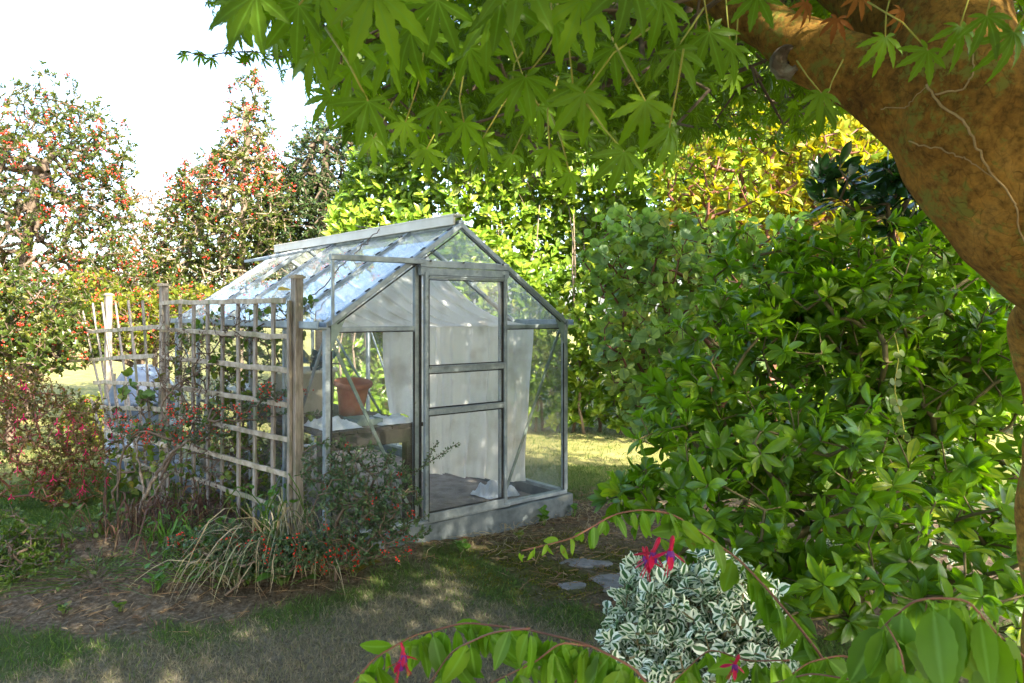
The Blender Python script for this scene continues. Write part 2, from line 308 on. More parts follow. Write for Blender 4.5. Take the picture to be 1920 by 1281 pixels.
def glassmat(name, dirt, lo=.0):
    m, nt = newmat(name); L = nt.links
    tr = N(nt, 'BsdfTransparent'); tr.inputs[0].default_value = (.96, .97, .97, 1)
    gl = N(nt, 'BsdfGlossy'); gl.inputs['Roughness'].default_value = .02; gl.inputs[0].default_value = (.95, 1, 1, 1)
    lw = N(nt, 'LayerWeight'); lw.inputs[0].default_value = .5; pw_ = N(nt, 'Math', operation='POWER'); L.new(lw.outputs['Facing'], pw_.inputs[0]); pw_.inputs[1].default_value = 4.5; fr = N(nt, 'Math', operation='MULTIPLY_ADD'); L.new(pw_.outputs[0], fr.inputs[0]); fr.inputs[1].default_value = .75; fr.inputs[2].default_value = .04
    a = N(nt, 'MixShader'); L.new(fr.outputs[0], a.inputs[0]); L.new(tr.outputs[0], a.inputs[1]); L.new(gl.outputs[0], a.inputs[2])
    tc = N(nt, 'TexCoord'); nz = N(nt, 'TexNoise'); nz.inputs['Scale'].default_value = 4; nz.inputs['Detail'].default_value = 8; nz.inputs['Roughness'].default_value = .7; L.new(tc.outputs['Object'], nz.inputs[0])
    mr = N(nt, 'MapRange'); L.new(nz.outputs[0], mr.inputs[0]); mr.inputs[1].default_value = .35; mr.inputs[2].default_value = .75; mr.inputs[3].default_value = lo; mr.inputs[4].default_value = dirt
    df = N(nt, 'BsdfDiffuse'); df.inputs[0].default_value = (.64, .66, .66, 1); tl = N(nt, 'BsdfTranslucent'); tl.inputs[0].default_value = (.62, .65, .63, 1)
    c = N(nt, 'MixShader'); c.inputs[0].default_value = .5; L.new(df.outputs[0], c.inputs[1]); L.new(tl.outputs[0], c.inputs[2])
    b = N(nt, 'MixShader'); L.new(mr.outputs[0], b.inputs[0]); L.new(a.outputs[0], b.inputs[1]); L.new(c.outputs[0], b.inputs[2])
    o = N(nt, 'OutputMaterial'); L.new(b.outputs[0], o.inputs[0]); return m
M['glass'] = glassmat('dusty_glass', .09, .01); M['roofglass'] = glassmat('dirty_roof_glass', .48, .10)

# ---------------------------------------------------------------- leaf templates
def oval(rows=5, width=.35, fold=.25, droop=.15, peak=.5, cols=3, serr=0., stalk=0., blunt=0.):
    V = []; E = []; f = []
    cs = [-1, 0, 1] if cols == 3 else [-1, -.5, 0, .5, 1]
    for r in range(rows+1):
        t = r/rows; a = t**(math.log(.5)/math.log(peak)); wd = width/2*max(0, math.sin(math.pi*a))**(.75-blunt)
        if 0 < r < rows and serr: wd *= 1+(serr if r % 2 else -serr)
        y = stalk+t*(1-stalk)
        for c in cs: V.append([c*wd, y, fold*abs(c)*wd-droop*t*t]); E.append(abs(c))
    k = len(cs)
    for r in range(rows):
        for c in range(k-1):
            a = r*k+c; b = a+k
            if r == 0: f += [[a, b+1, b]]
            elif r == rows-1: f += [[a, a+1, b]]
            else: f += [[a, a+1, b+1], [a, b+1, b]]
    if stalk:
        n = len(V); V += [[-.012, 0, 0], [.012, 0, 0], [.006, stalk, .0], [-.006, stalk, 0]]; E += [.0]*4; f += [[n, n+1, n+2], [n, n+2, n+3]]
    return np.array(V, float), np.array(f), np.array(E, float)
def maple(detail=False, droop=.25, curl=.1, seed=0):
    r_ = random.Random(seed)
    ang = [0, 36, -36, 74, -74, 122, -122]; ln = [1, .93, .93, .74, .74, .42, .42]
    V = [[0, 0, 0]]; E = [0]; f = []
    order = sorted(range(7), key=lambda i: ang[i])
    def pt(a, r, dz=0): 
        return [r*math.sin(R(a)), r*math.cos(R(a)), -droop*r*r+dz]
    ns = {}
    for a, b in zip(order[:-1], order[1:]):
        m = (ang[a]+ang[b])/2; ns[(a, 1)] = ns[(b, -1)] = len(V); V.append(pt(m, .27*min(ln[a], ln[b])**.5, .02)); E.append(1)
    for i in (order[0], order[-1]):
        s = -1 if i == order[0] else 1; ns[(i, s)] = len(V); V.append(pt(ang[i]+s*26, .12)); E.append(1)
    for i in order:
        a = ang[i]+r_.uniform(-4, 4); l = ln[i]*r_.uniform(.92, 1.06); ca = R(a)
        def lp(t, side, wd, dz=0):
            x = l*t*math.sin(ca)+side*wd*math.cos(ca); y = l*t*math.cos(ca)-side*wd*math.sin(ca); rr = math.hypot(x, y)
            return [x, y, -droop*rr*rr-curl*t**3*l+dz]
        ts = [.34, .45, .53, .61, .69, .77, .85, .92] if detail else [.38, .6]
        base = .105*l+.02
        wid = [base*(1-((t-.5)/.52)**2 if t > .5 else .85+.15*(t-.3)/.2)*(1+((.16 if k % 2 else -.12) if detail else 0)) for k, t in enumerate(ts)]
        pm, pl, pr = 0, ns[(i, -1)], ns[(i, 1)]
        for t, wd in zip(ts, wid):
            n = len(V); V += [lp(t, 0, 0, -.015), lp(t, -1, wd, .01), lp(t, 1, wd, .01)]; E += [0, 1, 1]
            if pm == 0: f += [[0, pl, n+1], [0, n+1, n], [0, n, n+2], [0, n+2, pr]]
            else: f += [[pm, pl, n+1], [pm, n+1, n], [pm, n, n+2], [pm, n+2, pr]]
            pm, pl, pr = n, n+1, n+2
        n = len(V); V.append(lp(1.02, 0, 0)); E.append(.3); f += [[pm, pl, n], [pm, n, pr]]
    V = np.array(V, float)
    return V, np.array(f), np.array(E, float)
T_oval = oval(4, .42, .3, .2); T_laurel = oval(4, .44, .35, .22); T_small = oval(2, .55, .3, .1)
T_choisya = oval(6, .36, .3, .28, peak=.6); T_round = oval(5, .85, .12, .1, peak=.52, blunt=.25, stalk=.12)
T_fuch = oval(12, .46, .22, .16, peak=.42, cols=5, serr=.04, stalk=.10); T_fuch2 = oval(12, .46, .1, .3, peak=.42, cols=5, serr=.04, stalk=.10)
T_var = oval(5, .62, .35, .12, peak=.52, cols=3); T_blade = oval(3, .085, .3, .3, peak=.3); T_strap = oval(7, .022, .2, .0, peak=.35)
T_broad = oval(6, .5, .3, .45, peak=.55, cols=5); T_petal = oval(5, .26, .3, -.15, peak=.6)
T_bram = oval(6, .75, .2, .15, peak=.42, serr=.1, stalk=.1)
TM_far = [maple(False, d, c, i) for i, (d, c) in enumerate([(.15, .1), (.35, .15), (.55, .1), (.25, .3)])]
TM_near = [maple(True, d, c, 10+i) for i, (d, c) in enumerate([(.12, .08), (.25, .15), (.4, .1), (.2, .3), (.5, .2)])]
def ico():
    p = (1+5**.5)/2; v = np.array([[-1, p, 0], [1, p, 0], [-1, -p, 0], [1, -p, 0], [0, -1, p], [0, 1, p], [0, -1, -p], [0, 1, -p], [p, 0, -1], [p, 0, 1], [-p, 0, -1], [-p, 0, 1]])/math.hypot(1, p)
    f = [[0, 11, 5], [0, 5, 1], [0, 1, 7], [0, 7, 10], [0, 10, 11], [1, 5, 9], [5, 11, 4], [11, 10, 2], [10, 7, 6], [7, 1, 8], [3, 9, 4], [3, 4, 2], [3, 2, 6], [3, 6, 8], [3, 8, 9], [4, 9, 5], [2, 4, 11], [6, 2, 10], [8, 6, 7], [9, 8, 1]]
    return v, np.array(f), np.zeros(12)
T_berry = ico()

def rdir(n): return nrm(rng.normal(size=(n, 3)))
def ell(specs, n, shell=.0):
    """points inside ellipsoids given as (px, py, rx_px, ry_px, depth, rdepth)"""
    vol = np.array([a[2]*a[3]*a[4]**2*a[5] for a in specs], float); k = rng.choice(len(specs), n, p=vol/vol.sum())
    d = rdir(n); r = rng.random(n)**(1/3*(1-shell)); s = np.array([[*P(a[0], a[1], a[4]), a[2]/F*a[4], a[5], a[3]/F*a[4]] for a in specs])[k]
    return s[:, :3]+d*r[:, None]*s[:, 3:]
def skel(root, T, step=.2, jit=.03, trunk=None):
    """grow a branching skeleton from root (list of points) to all targets; returns pos,parent,tip indices"""
    Pn = np.zeros((len(T)*14+400, 3)); par = np.full(len(Pn), -1); n = 0
    for i, p in enumerate(root): Pn[n] = p; par[n] = n-1; n += 1
    T = T[np.argsort(np.linalg.norm(T-Pn[n-1], axis=1)+rng.normal(0, .1, len(T)))]; tips = []
    base = np.array(root[-1])
    for t in T:
        D = np.linalg.norm(Pn[:n]-t, axis=1)+.25*np.maximum(0, Pn[:n, 2]-t[2]+.02)+.15*np.linalg.norm(Pn[:n]-base, axis=1)*.3
        j = int(np.argmin(D)); d = np.linalg.norm(Pn[j]-t); k = int(min(12, max(1, math.ceil(d/step)))); a = Pn[j].copy(); q = j
        for i in range(1, k+1):
            u = i/k; p = a+(t-a)*u+np.array([0, 0, -.12*d*math.sin(math.pi*u)*.5])
            if i < k: p = p+rng.normal(0, jit, 3)
            Pn[n] = p; par[n] = q; q = n; n += 1
        tips.append(n-1)
    return Pn[:n], par[:n], np.array(tips)
def radii(par, tips, r0, ex=.45, mx=9):
    c = np.zeros(len(par)); c[tips] = 1
    for i in range(len(par)-1, 0, -1):
        if par[i] >= 0: c[par[i]] += c[i]
    return np.minimum(mx, r0*np.maximum(c, 1)**ex)
def skel_mesh(mb, Pn, par, rr, sides=5):
    i = np.where(par >= 0)[0]; mb.tubes(Pn[par[i]], Pn[i], np.minimum(rr[par[i]], rr[i]*1.35), rr[i], sides)
def rosettes(mb, T, C, D, k, size, spread=.9, up=.25, var=.25, rnd=None, back=.0):
    """k leaves radiating from each centre about axis D"""
    n = len(C); C = np.repeat(C, k, 0); D = nrm(np.repeat(D, k, 0)+np.array([0, 0, up])); q = rdir(n*k); side = nrm(q-D*np.sum(q*D, 1, keepdims=True))
    s = spread*(.45+.75*rng.random((n*k, 1))); d = nrm(D*(1-.45*s)+side*s); 
    nn = nrm(D-d*np.sum(d*D, 1, keepdims=True)+.25*rdir(n*k))
    off = -D*rng.random((n*k, 1))*back
    base = rng.random(n)
    r = np.clip(np.repeat(base, k)*.6+rng.random(n*k)*.4, 0, 1) if rnd is None else np.repeat(rnd, k)
    mb.leaves(T, C+off, d, nn, size*(1+var*rng.normal(size=n*k)).clip(.4, 1.6), r)

def plant(name, label, cat, root, specs, ntips, leafT, leafM, k, size, twigM, r0=.003, ex=.45, shell=.3, step=.2, jit=.03, berries=0, bsize=.012, bclus=6, spread=.9, up=.25, back=.06, loc=None, filt=None, crown='foliage', stem='branches', group=None, extra_loose=0, bspread=.03, bpick=None, mx=.3, sides=5):
    loc = root[0] if loc is None else loc
    th = thing(name, label, cat, loc, group)
    T = ell(specs, ntips, shell)
    if filt is not None: T = T[filt(T)]
    T[:, 2] = np.maximum(T[:, 2], hgt(T[:, 0], T[:, 1])+.04)
    Pn, par, tips = skel(root, T, step, jit); rr = radii(par, tips, r0, ex, mx)
    mb = MB(); skel_mesh(mb, Pn, par, rr, sides); mb.build(stem, M[twigM], th, True)
    D = nrm(Pn[tips]-Pn[par[tips]]); lb = MB(); rosettes(lb, leafT, Pn[tips], D, k, size, spread, up, back=back)
    if extra_loose:
        i = rng.choice(len(Pn), extra_loose); c = Pn[i]; d = rdir(len(c)); lb.leaves(leafT, c, d, nrm(rdir(len(c))+[0, 0, 1]), size*(.7+.4*rng.random(len(c))))
    lb.build(crown, M[leafM], th, True)
    if berries:
        c = Pn[tips]; 
        if bpick is not None: c = c[bpick(c)]
        i = rng.choice(len(c), berries); c = np.repeat(c[i], bclus, 0)+rng.normal(0, bspread, (berries*bclus, 3))
        bb = MB(); bb.leaves(T_berry, c, [0, 0, 1.], [0, 1., 0], bsize*(.7+.5*rng.random(len(c)))); tag(bb.build('berries', M['berry'], th, True), kind='stuff')
    return th, Pn, par, tips

# ================================================================ GROUND
def pw(px, pts): a = np.array(pts, float); return np.interp(px, a[:, 0], a[:, 1])
LAWN = [(-400, 1215), (0, 1192), (250, 1195), (400, 1175), (560, 1128), (700, 1095), (780, 1062), (850, 1045), (930, 1075), (1000, 1120), (1150, 1165), (1300, 1180), (2000, 1180)]
SOILTOP = [(-400, 1160), (0, 1125), (120, 1050), (220, 1000), (300, 950), (600, 890), (1100, 930), (1300, 925), (1500, 950), (2000, 950)]
DRY = [(-400, 1300), (0, 1262), (250, 1228), (400, 1200), (560, 1168), (700, 1118), (790, 1095), (870, 1110), (960, 1150), (1130, 1200), (1300, 1240), (2000, 1260)]
def masks(x, y):
    yy = np.maximum(y, .4); px = CX+x/yy*F; py = HY+H/yy*F
    nz = 9*np.sin(x*9+2*np.sin(y*7))+6*np.sin(x*23+y*17)
    sm = lambda v, wd: 1/(1+np.exp(-np.clip(v/wd, -30, 30)))
    lawn = pw(px, LAWN); soil = sm(lawn-py+nz, 5)*sm(py-pw(px, SOILTOP)+nz, 6)
    dry = sm(py-pw(px, DRY)+nz*1.5, 14)
    moss = np.exp(-(((px-1040)/200)**2+((py-1070)/62)**2)**2)*sm(nz+8*np.sin(x*31)*np.sin(y*29)+6, 4)
    return soil, dry, moss
def make_ground():
    def ax(lo, hi, st, far):
        f = np.arange(lo, hi, st); g = st; a = []; p = hi
        while p < far: p += g; g *= 1.25; a.append(p)
        b = []; p = lo; g = st
        while p > -far: p -= g; g *= 1.25; b.append(p)
        return np.concatenate([b[::-1], f, a])
    xs = ax(-6.5, 5, .045, 400); ys = ax(0., 12, .045, 400); X, Y = np.meshgrid(xs, ys); Z = hgt(X, Y)
    so, dr, mo = masks(X, Y); Z = Z+so*.012*np.sin(X*41+3*np.sin(Y*37))*np.sin(Y*47+2*np.sin(X*29))+mo*.012*np.sin(X*60)*np.sin(Y*55)
    nx, ny = len(xs), len(ys); idx = np.arange(nx*ny).reshape(ny, nx)
    q = np.stack([idx[:-1, :-1], idx[:-1, 1:], idx[1:, 1:], idx[1:, :-1]], -1).reshape(-1, 4)
    me = bpy.data.meshes.new('ground'); V = np.stack([X, Y, Z], -1).reshape(-1, 3)
    me.vertices.add(len(V)); me.vertices.foreach_set('co', V.astype(np.float32).ravel()); me.loops.add(q.size); me.loops.foreach_set('vertex_index', q.astype(np.int32).ravel())
    me.polygons.add(len(q)); me.polygons.foreach_set('loop_start', (np.arange(len(q))*4).astype(np.int32)); me.polygons.foreach_set('loop_total', np.full(len(q), 4, np.int32)); me.polygons.foreach_set('use_smooth', np.full(len(q), True))
    for nm, a in (('soil', so), ('dry', dr), ('moss', mo)): me.attributes.new(nm, 'FLOAT', 'POINT').data.foreach_set('value', a.astype(np.float32).ravel())
    me.update(calc_edges=True); m, nt = newmat('garden_ground'); L = nt.links; me.materials.append(m)
    tc = N(nt, 'TexCoord')
    def nzr(scale, cols, pos=None):
        n = N(nt, 'TexNoise'); n.inputs['Scale'].default_value = scale; n.inputs['Detail'].default_value = 8; n.inputs['Roughness'].default_value = .7; L.new(tc.outputs['Object'], n.inputs[0])
        r = ramp(nt, cols, pos or [.3, .7] if len(cols) == 2 else [.3, .5, .7]); L.new(n.outputs[0], r.inputs[0]); return n, r.outputs[0]
    ng, cg = nzr(14, [(.04, .06, .015), (.075, .11, .025)]); nd, cd = nzr(30, [(.06, .05, .038), (.14, .125, .09), (.22, .195, .145)]); ns_, cs_ = nzr(34, [(.035, .024, .014), (.11, .082, .052), (.22, .18, .13)]); nm_, cm = nzr(26, [(.035, .03, .015), (.10, .11, .02)])
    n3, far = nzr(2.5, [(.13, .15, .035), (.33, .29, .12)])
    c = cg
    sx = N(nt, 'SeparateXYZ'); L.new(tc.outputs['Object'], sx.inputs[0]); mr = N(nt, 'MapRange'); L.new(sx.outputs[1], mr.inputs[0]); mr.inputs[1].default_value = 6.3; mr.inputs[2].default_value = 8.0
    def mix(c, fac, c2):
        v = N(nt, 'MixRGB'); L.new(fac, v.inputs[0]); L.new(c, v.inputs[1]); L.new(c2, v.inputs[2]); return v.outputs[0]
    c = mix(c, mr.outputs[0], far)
    for nm, cc in (('dry', cd), ('soil', cs_), ('moss', cm)):
        a = N(nt, 'Attribute', attribute_name=nm); c = mix(c, a.outputs['Fac'], cc)
    b = N(nt, 'BsdfPrincipled'); L.new(c, b.inputs['Base Color']); b.inputs['Roughness'].default_value = .95; b.inputs['Specular IOR Level'].default_value = .1
    bp = N(nt, 'Bump'); bp.inputs['Strength'].default_value = .9; bp.inputs['Distance'].default_value = .02; L.new(ns_.outputs[0], bp.inputs['Height']); L.new(bp.outputs[0], b.inputs['Normal'])
    o = N(nt, 'OutputMaterial'); L.new(b.outputs[0], o.inputs[0])
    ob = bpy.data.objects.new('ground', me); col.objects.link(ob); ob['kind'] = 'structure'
make_ground()
def blades(name, mat, n, size, want, region, lab=None, T=T_blade, lean=.5, clump=None):
    x0, x1, y0, y1 = region; x = rng.uniform(x0, x1, n*3); y = rng.uniform(y0, y1, n*3)
    k = want(x, y) > rng.random(len(x)); x = x[k][:n]; y = y[k][:n]
    p = np.stack([x, y, hgt(x, y)-.004], -1); d = nrm(np.array([0, 0, 1.])+lean*rng.normal(size=(len(x), 3))); d[:, 2] = np.abs(d[:, 2])
    mb = MB(); mb.leaves(T, p, d, nrm(rdir(len(x))*[1, 1, .2]), size*(.5+rng.random(len(x)))); o = mb.build(name, M[mat]); tag(o, lab, None, None, 'stuff'); return o
g1 = blades('grass', 'grass', 90000, .036, lambda x, y: (1-masks(x, y)[0])*(1-masks(x, y)[1])*(1-.8*masks(x, y)[2]), (-4.5, 3, 2.7, 7.5), 'short green lawn grass in a curved strip between bed and dry turf', lean=.7)
g1['category'] = 'grass'
g2 = blades('dry_grass', 'drygrass', 110000, .026, lambda x, y: (1-masks(x, y)[0])*(masks(x, y)[1])*(1-masks(x, y)[2]), (-3, 2.5, 2.6, 5), 'parched grey brown turf in the foreground of the garden', lean=1.0); g2['category'] = 'grass'
g3 = blades('moss', 'moss', 26000, .012, lambda x, y: masks(x, y)[2], (-1, 2.2, 3.6, 5.6), 'olive moss creeping between the paving stones', T=T_small, lean=1.2); g3['category'] = 'moss'
g4 = blades('far_lawn_grass', 'grass', 22000, .05, lambda x, y: (1-masks(x, y)[0]), (-8, 3, 7.0, 11), 'sunlit lawn grass beyond the greenhouse in front of the hedge', lean=.8); g4['category'] = 'grass'
def litter():
    n = 5200; x = rng.uniform(-4.5, 1.8, n*4); y = rng.uniform(3.5, 6.5, n*4); k = (masks(x, y)[0]+.015) > rng.random(len(x)); x = x[k][:n]; y = y[k][:n]
    mb = MB(); p = np.stack([x, y, hgt(x, y)+.008], -1); d = nrm(rdir(len(x))*[1, 1, .25]); mb.leaves(T_oval, p, d, nrm(rdir(len(x))*.5+[0, 0, 1]), .012+.035*rng.random(len(x))**2, wid=.7)
    a = rng.integers(0, len(x), 1800); q = p[a]+[0, 0, .004]; dd = nrm(rdir(1800)*[1, 1, .12]); mb.tubes(q-dd*.05, q+dd*rng.uniform(.02, .09, (1800, 1)), .0018, .0012, 3, rng.random(1800))
    o = mb.build('leaf_litter', M['litter']); tag(o, 'fallen leaves and broken twigs scattered over the bare soil bed', 'litter', None, 'stuff')
litter()
def stone(px, py, rx, ry, lab, seed):
    c = GP(px, py); r_ = random.Random(seed); k = 16; top = []; h = .03
    for i in range(k):
        a = i/k*2*math.pi; q = 1+r_.uniform(-.22, .16); d = c[1]; sx = rx/F*d; sy = ry/F*d*d/H
        top.append([c[0]+sx*q*math.cos(a), c[1]+sy*q*math.sin(a)])
    top = np.array(top); zc = float(hgt(c[0], c[1])); mb = MB(); V = []
    for s, z in ((1.0, -.03), (1.0, .002), (.95, .009), (0., .011)): V += [[c[0]+(p[0]-c[0])*s, c[1]+(p[1]-c[1])*s, zc+z] for p in top]
    f = []
    for a in range(3):
        for i in range(k):
            j = (i+1) % k; f += [[a*k+i, a*k+j, (a+1)*k+j], [a*k+i, (a+1)*k+j, (a+1)*k+i]]
    mb.add(V, f); tag(mb.build('paving_stone', M['stone'], None, False), lab, 'paving stone')
stone(1190, 1095, 85, 20, 'largest grey paving slab, half under the variegated shrub', 1)
stone(1095, 1058, 48, 8, 'narrow grey paving slab farthest back in the moss', 2)
stone(1075, 1102, 28, 8, 'small grey paving slab ringed by moss', 3)

# ================================================================ GREENHOUSE
L0 = np.array([-1.097, 4.437, 0.]); U = np.array([.773, .634, 0.]); Vv = np.array([-.634, .773, 0.]); W = 1.93; LEN = 3.05; ZB = .20; ZE = 1.445; ZR = 2.135
def G(u, v, z): return L0+U*u+Vv*v+np.array([0, 0, z])
gh = thing('greenhouse', 'aluminium framed glass greenhouse with sliding door and pitched roof behind the trellis', 'greenhouse', L0)
def part(name, mat, fn, parent=None, smooth=False): mb = MB(); fn(mb); return mb.build(name, M[mat], parent or gh, smooth)
def bar(name, a, b, w, h, up=(0, 0, 1), mat='alu', parent=None): return part(name, mat, lambda m: m.beam(G(*a), G(*b), w, h, up), parent)
def plinth(m):
    t = .06
    for a, b in (((-.03, -.03), (W+.03, -.03)), ((W+.03-.0, .03), (W+.03, LEN+.0)), ((W, LEN+.03), (-.03, LEN+.03)), ((-.03, LEN), (-.03, .03))):
        p = G(a[0], a[1], .07); q = G(b[0], b[1], .07); m.beam(p, q, t, .235, bev=.1, segs=10, wob=.0015)
part('plinth', 'plinth', plinth)
# base rails
for a, b in (((0, -.005), (W, -.005)), ((W, 0), (W, LEN)), ((W, LEN), (0, LEN)), ((0, LEN), (0, 0))): bar('base_rail', (*a, ZB), (*b, ZB), .05, .028)
for u, v in ((0, 0), (W, 0), (0, LEN), (W, LEN)): bar('corner_post', (u, v, ZB+.014), (u, v, ZE+.012), .042, .036, tuple(U))
for u in (0, W):
    for k in range(1, 5): bar('glazing_bar', (u, k*.61, ZB+.014), (u, k*.61, ZE), .024, .03, tuple(U))
    s = -1 if u == 0 else 1
    part('gutter', 'alu', lambda m: (m.beam(G(u+s*.035, -.03, ZE+.01), G(u+s*.035, LEN+.03, ZE+.01), .062, .01), m.beam(G(u+s*.066, -.03, ZE+.028), G(u+s*.066, LEN+.03, ZE+.028), .006, .038), m.beam(G(u+s*.008, -.03, ZE+.02), G(u+s*.008, LEN+.03, ZE+.02), .012, .05)))
    for k in range(6):
        w_ = .05 if k in (0, 5) else .028
        bar('roof_bar', (u, k*.61, ZE+.03), (W/2, k*.61, ZR), w_, .034, tuple(np.cross(Vv, nrm(G(W/2, 0, ZR)-G(u, 0, ZE)))))
bar('ridge_bar', (W/2, -.02, ZR+.005), (W/2, LEN+.02, ZR+.005), .04, .05)
part('ridge_cap', 'cream', lambda m: (m.beam(G(W/2-.045, .0, ZR+.03), G(W/2-.045, LEN+.03, ZR+.03), .016, .06), m.beam(G(W/2-.01, -.01, ZR+.066), G(W/2-.01, LEN+.04, ZR+.066), .09, .012)))
UL, UR = .648, 1.322; ZD = 1.865; fr = tuple(Vv)
for v in (0, LEN):
    bar('eave_bar', (.02, v, ZE), ((UL if v == 0 else W-.02), v, ZE), .022, .03)
    if v == 0: bar('eave_bar', (UR, v, ZE), (W-.02, v, ZE), .022, .03)
bar('apex_bar', (UL-.05, 0.005, ZD), (UR+.05, .005, ZD), .02, .035)
bar('door_post', (UL-.03, 0, ZB+.014), (UL-.03, 0, ZD), .034, .03, tuple(U)); bar('door_post', (UR+.0, .008, ZB+.014), (UR+.0, .008, ZD+.0), .03, .028, tuple(U))
bar('glazing_bar', (.65, LEN, ZB), (.65, LEN, 1.9), .024, .03, tuple(U)); bar('glazing_bar', (1.3, LEN, ZB), (1.3, LEN, 1.9), .024, .03, tuple(U))
# sliding rail and its stay
bar('door_track', (.0, -.05, ZD+.008), (UL, -.05, ZD+.008), .03, .036); bar('track_stay', (0.015, -.052, ZE+.03), (.015, -.052, ZD-.01), .018, .016, tuple(U))
part('track_cover', 'alu', lambda m: (m.beam(G(UL-.03, -.052, ZD-.005), G(UR+.02, -.052, ZD-.005), .022, .045), m.beam(G(UL-.03, -.045, ZD-.055), G(UR+.02, -.045, ZD-.055), .03, .05)))
bar('floor_track', (UL-.05, -.045, ZB-.0), (UR+.03, -.045, ZB-.0), .03, .02)
bar('diagonal_brace', (.03, .022, 1.40), (.62, .022, .22), .02, .012, fr, 'algae'); bar('diagonal_brace', (W-.03, .022, 1.41), (1.35, .022, .22), .02, .012, fr, 'algae')
bar('diagonal_brace', (.02, .05, ZE-.03), (.02, .9, ZB+.03), .012, .02, fr); bar('diagonal_brace', (.02, LEN-.05, ZE-.03), (.02, LEN-.9, ZB+.03), .012, .02, fr); bar('diagonal_brace', (W-.02, LEN-.05, ZE-.03), (W-.02, LEN-.9, ZB+.03), .012, .02, fr)
for u, sg in ((.0, 1), (W, -1)):
    part('corner_gusset', 'algae', lambda m: m.add([G(u+sg*.02, -.02, ZE+.08), G(u+sg*.02, -.02, ZE-.13), G(u+sg*.13, -.02, ZE+.1), G(u+sg*.02, -.014, ZE+.08), G(u+sg*.02, -.014, ZE-.13), G(u+sg*.13, -.014, ZE+.1)], [[0, 1, 2], [3, 5, 4], [0, 3, 4], [0, 4, 1], [1, 4, 5], [1, 5, 2], [2, 5, 3], [2, 3, 0]]))
def pane(pts, nrmv, mat='glass', parent=None, name='glass_pane'):
    p = np.array(pts); n = np.asarray(nrmv)*.0018; k = len(p); V = np.concatenate([p-n, p+n]); f = []
    for i in range(1, k-1): f += [[0, i+1, i], [k, k+i, k+i+1]]
    for i in range(k): j = (i+1) % k; f += [[i, j, k+j], [i, k+j, k+i]]
    mb = MB(); mb.add(V, f); return mb.build(name, M[mat], parent or gh)
g = .016
for u in (0, W):
    for k in range(5): pane([G(u, k*.61+g, ZB+g), G(u, (k+1)*.61-g, ZB+g), G(u, (k+1)*.61-g, ZE-g), G(u, k*.61+g, ZE-g)], U)
    rn = nrm(np.cross(Vv, G(W/2, 0, ZR)-G(u, 0, ZE)))
    for k in range(5):
        a = lambda t, v: G(u+(W/2-u)*t, v, ZE+.03+(ZR-ZE-.03)*t)
        if k == 3 and u == 0:
            pane([a(.02, k*.61+g), a(.02, (k+1)*.61-g), a(.52, (k+1)*.61-g), a(.52, k*.61+g)], rn, 'roofglass')
            q = G(-.13, 0, .16)-G(0, 0, 0)
            pane([a(.54, k*.61+g)+q, a(.54, (k+1)*.61-g)+q, a(.99, (k+1)*.61-g), a(.99, k*.61+g)], rn, 'roofglass', name='roof_vent_pane')
            part('roof_vent_frame', 'alu', lambda m: (m.beam(a(.54, k*.61+g)+q, a(.99, k*.61+g), .02, .02), m.beam(a(.54, (k+1)*.61-g)+q, a(.99, (k+1)*.61-g), .02, .02), m.beam(a(.54, k*.61+g)+q, a(.54, (k+1)*.61-g)+q, .02, .022)))
        else: pane([a(.02, k*.61+g), a(.02, (k+1)*.61-g), a(.98, (k+1)*.61-g), a(.98, k*.61+g)], rn, 'roofglass')
zr = lambda u: ZE+(ZR-ZE)*(1-abs(u-W/2)/(W/2))
for v in (0.004, LEN):
    for a, b in ((.02, UL-.05), (UR+.02, W-.02)):
        pane([G(a, v, ZB+.02), G(b, v, ZB+.02), G(b, v, ZE-.015), G(a, v, ZE-.015)], Vv)
        hi = [G(a, v, ZE+.015), G(b, v, ZE+.015), G(b, v, zr(b)-.03), G(a, v, max(zr(a)-.03, ZE+.02))]; pane(hi, Vv)
    pane([G(.62, v, ZD+.02), G(W-.62, v, ZD+.02), G(W/2, v, ZR-.03)], Vv)
pane([G(.67, LEN, ZB+.02), G(1.28, LEN, ZB+.02), G(1.28, LEN, ZD-.02), G(.67, LEN, ZD-.02)], Vv)
# door : frame, rails, panes, handle
vd = -.055; zs = [.225, .905, 1.178, ZD-.085]
door = part('sliding_door', 'alu', lambda m: (m.beam(G(UL+.012, vd, ZB+.02), G(UL+.012, vd, ZD-.06), .03, .026, U), m.beam(G(UR-.012, vd, ZB+.02), G(UR-.012, vd, ZD-.06), .03, .026, U)))
def dpart(name, mat, fn):
    mb = MB(); fn(mb); mb.v = [v-np.array(gh.location) for v in mb.v]; o = mb.build(name, M[mat]); o.parent = door; return o
for z, h in ((.228, .055), (.905, .04), (1.178, .042), (ZD-.092, .02)): dpart('door_rail', 'alu', lambda m: (m.beam(G(UL+.028, vd-.002, z), G(UR-.028, vd-.002, z), .022, h), m.beam(G(UL+.028, vd-.006, z+h*.5-.004), G(UR-.028, vd-.006, z+h*.5-.004), .03, .008)))
for a, b in zip(zs[:-1], zs[1:]):
    def f_(m, a=a, b=b):
        p = np.array([G(UL+.024, vd, a+.02), G(UR-.024, vd, a+.02), G(UR-.024, vd, b-.02), G(UL+.024, vd, b-.02)]); m.add(p, [[0, 1, 2], [0, 2, 3]])
    dpart('door_pane', 'glass', f_)
dpart('door_handle', 'redtwig', lambda m: m.beam(G(UL+.035, vd-.025, .945), G(UL+.035, vd-.025, .99), .03, .05))
M['rubber'] = surfmat('black_rubber_seal', [(.015, .016, .018), (.05, .05, .05)], scale=30, rough=.7, bump=.1)
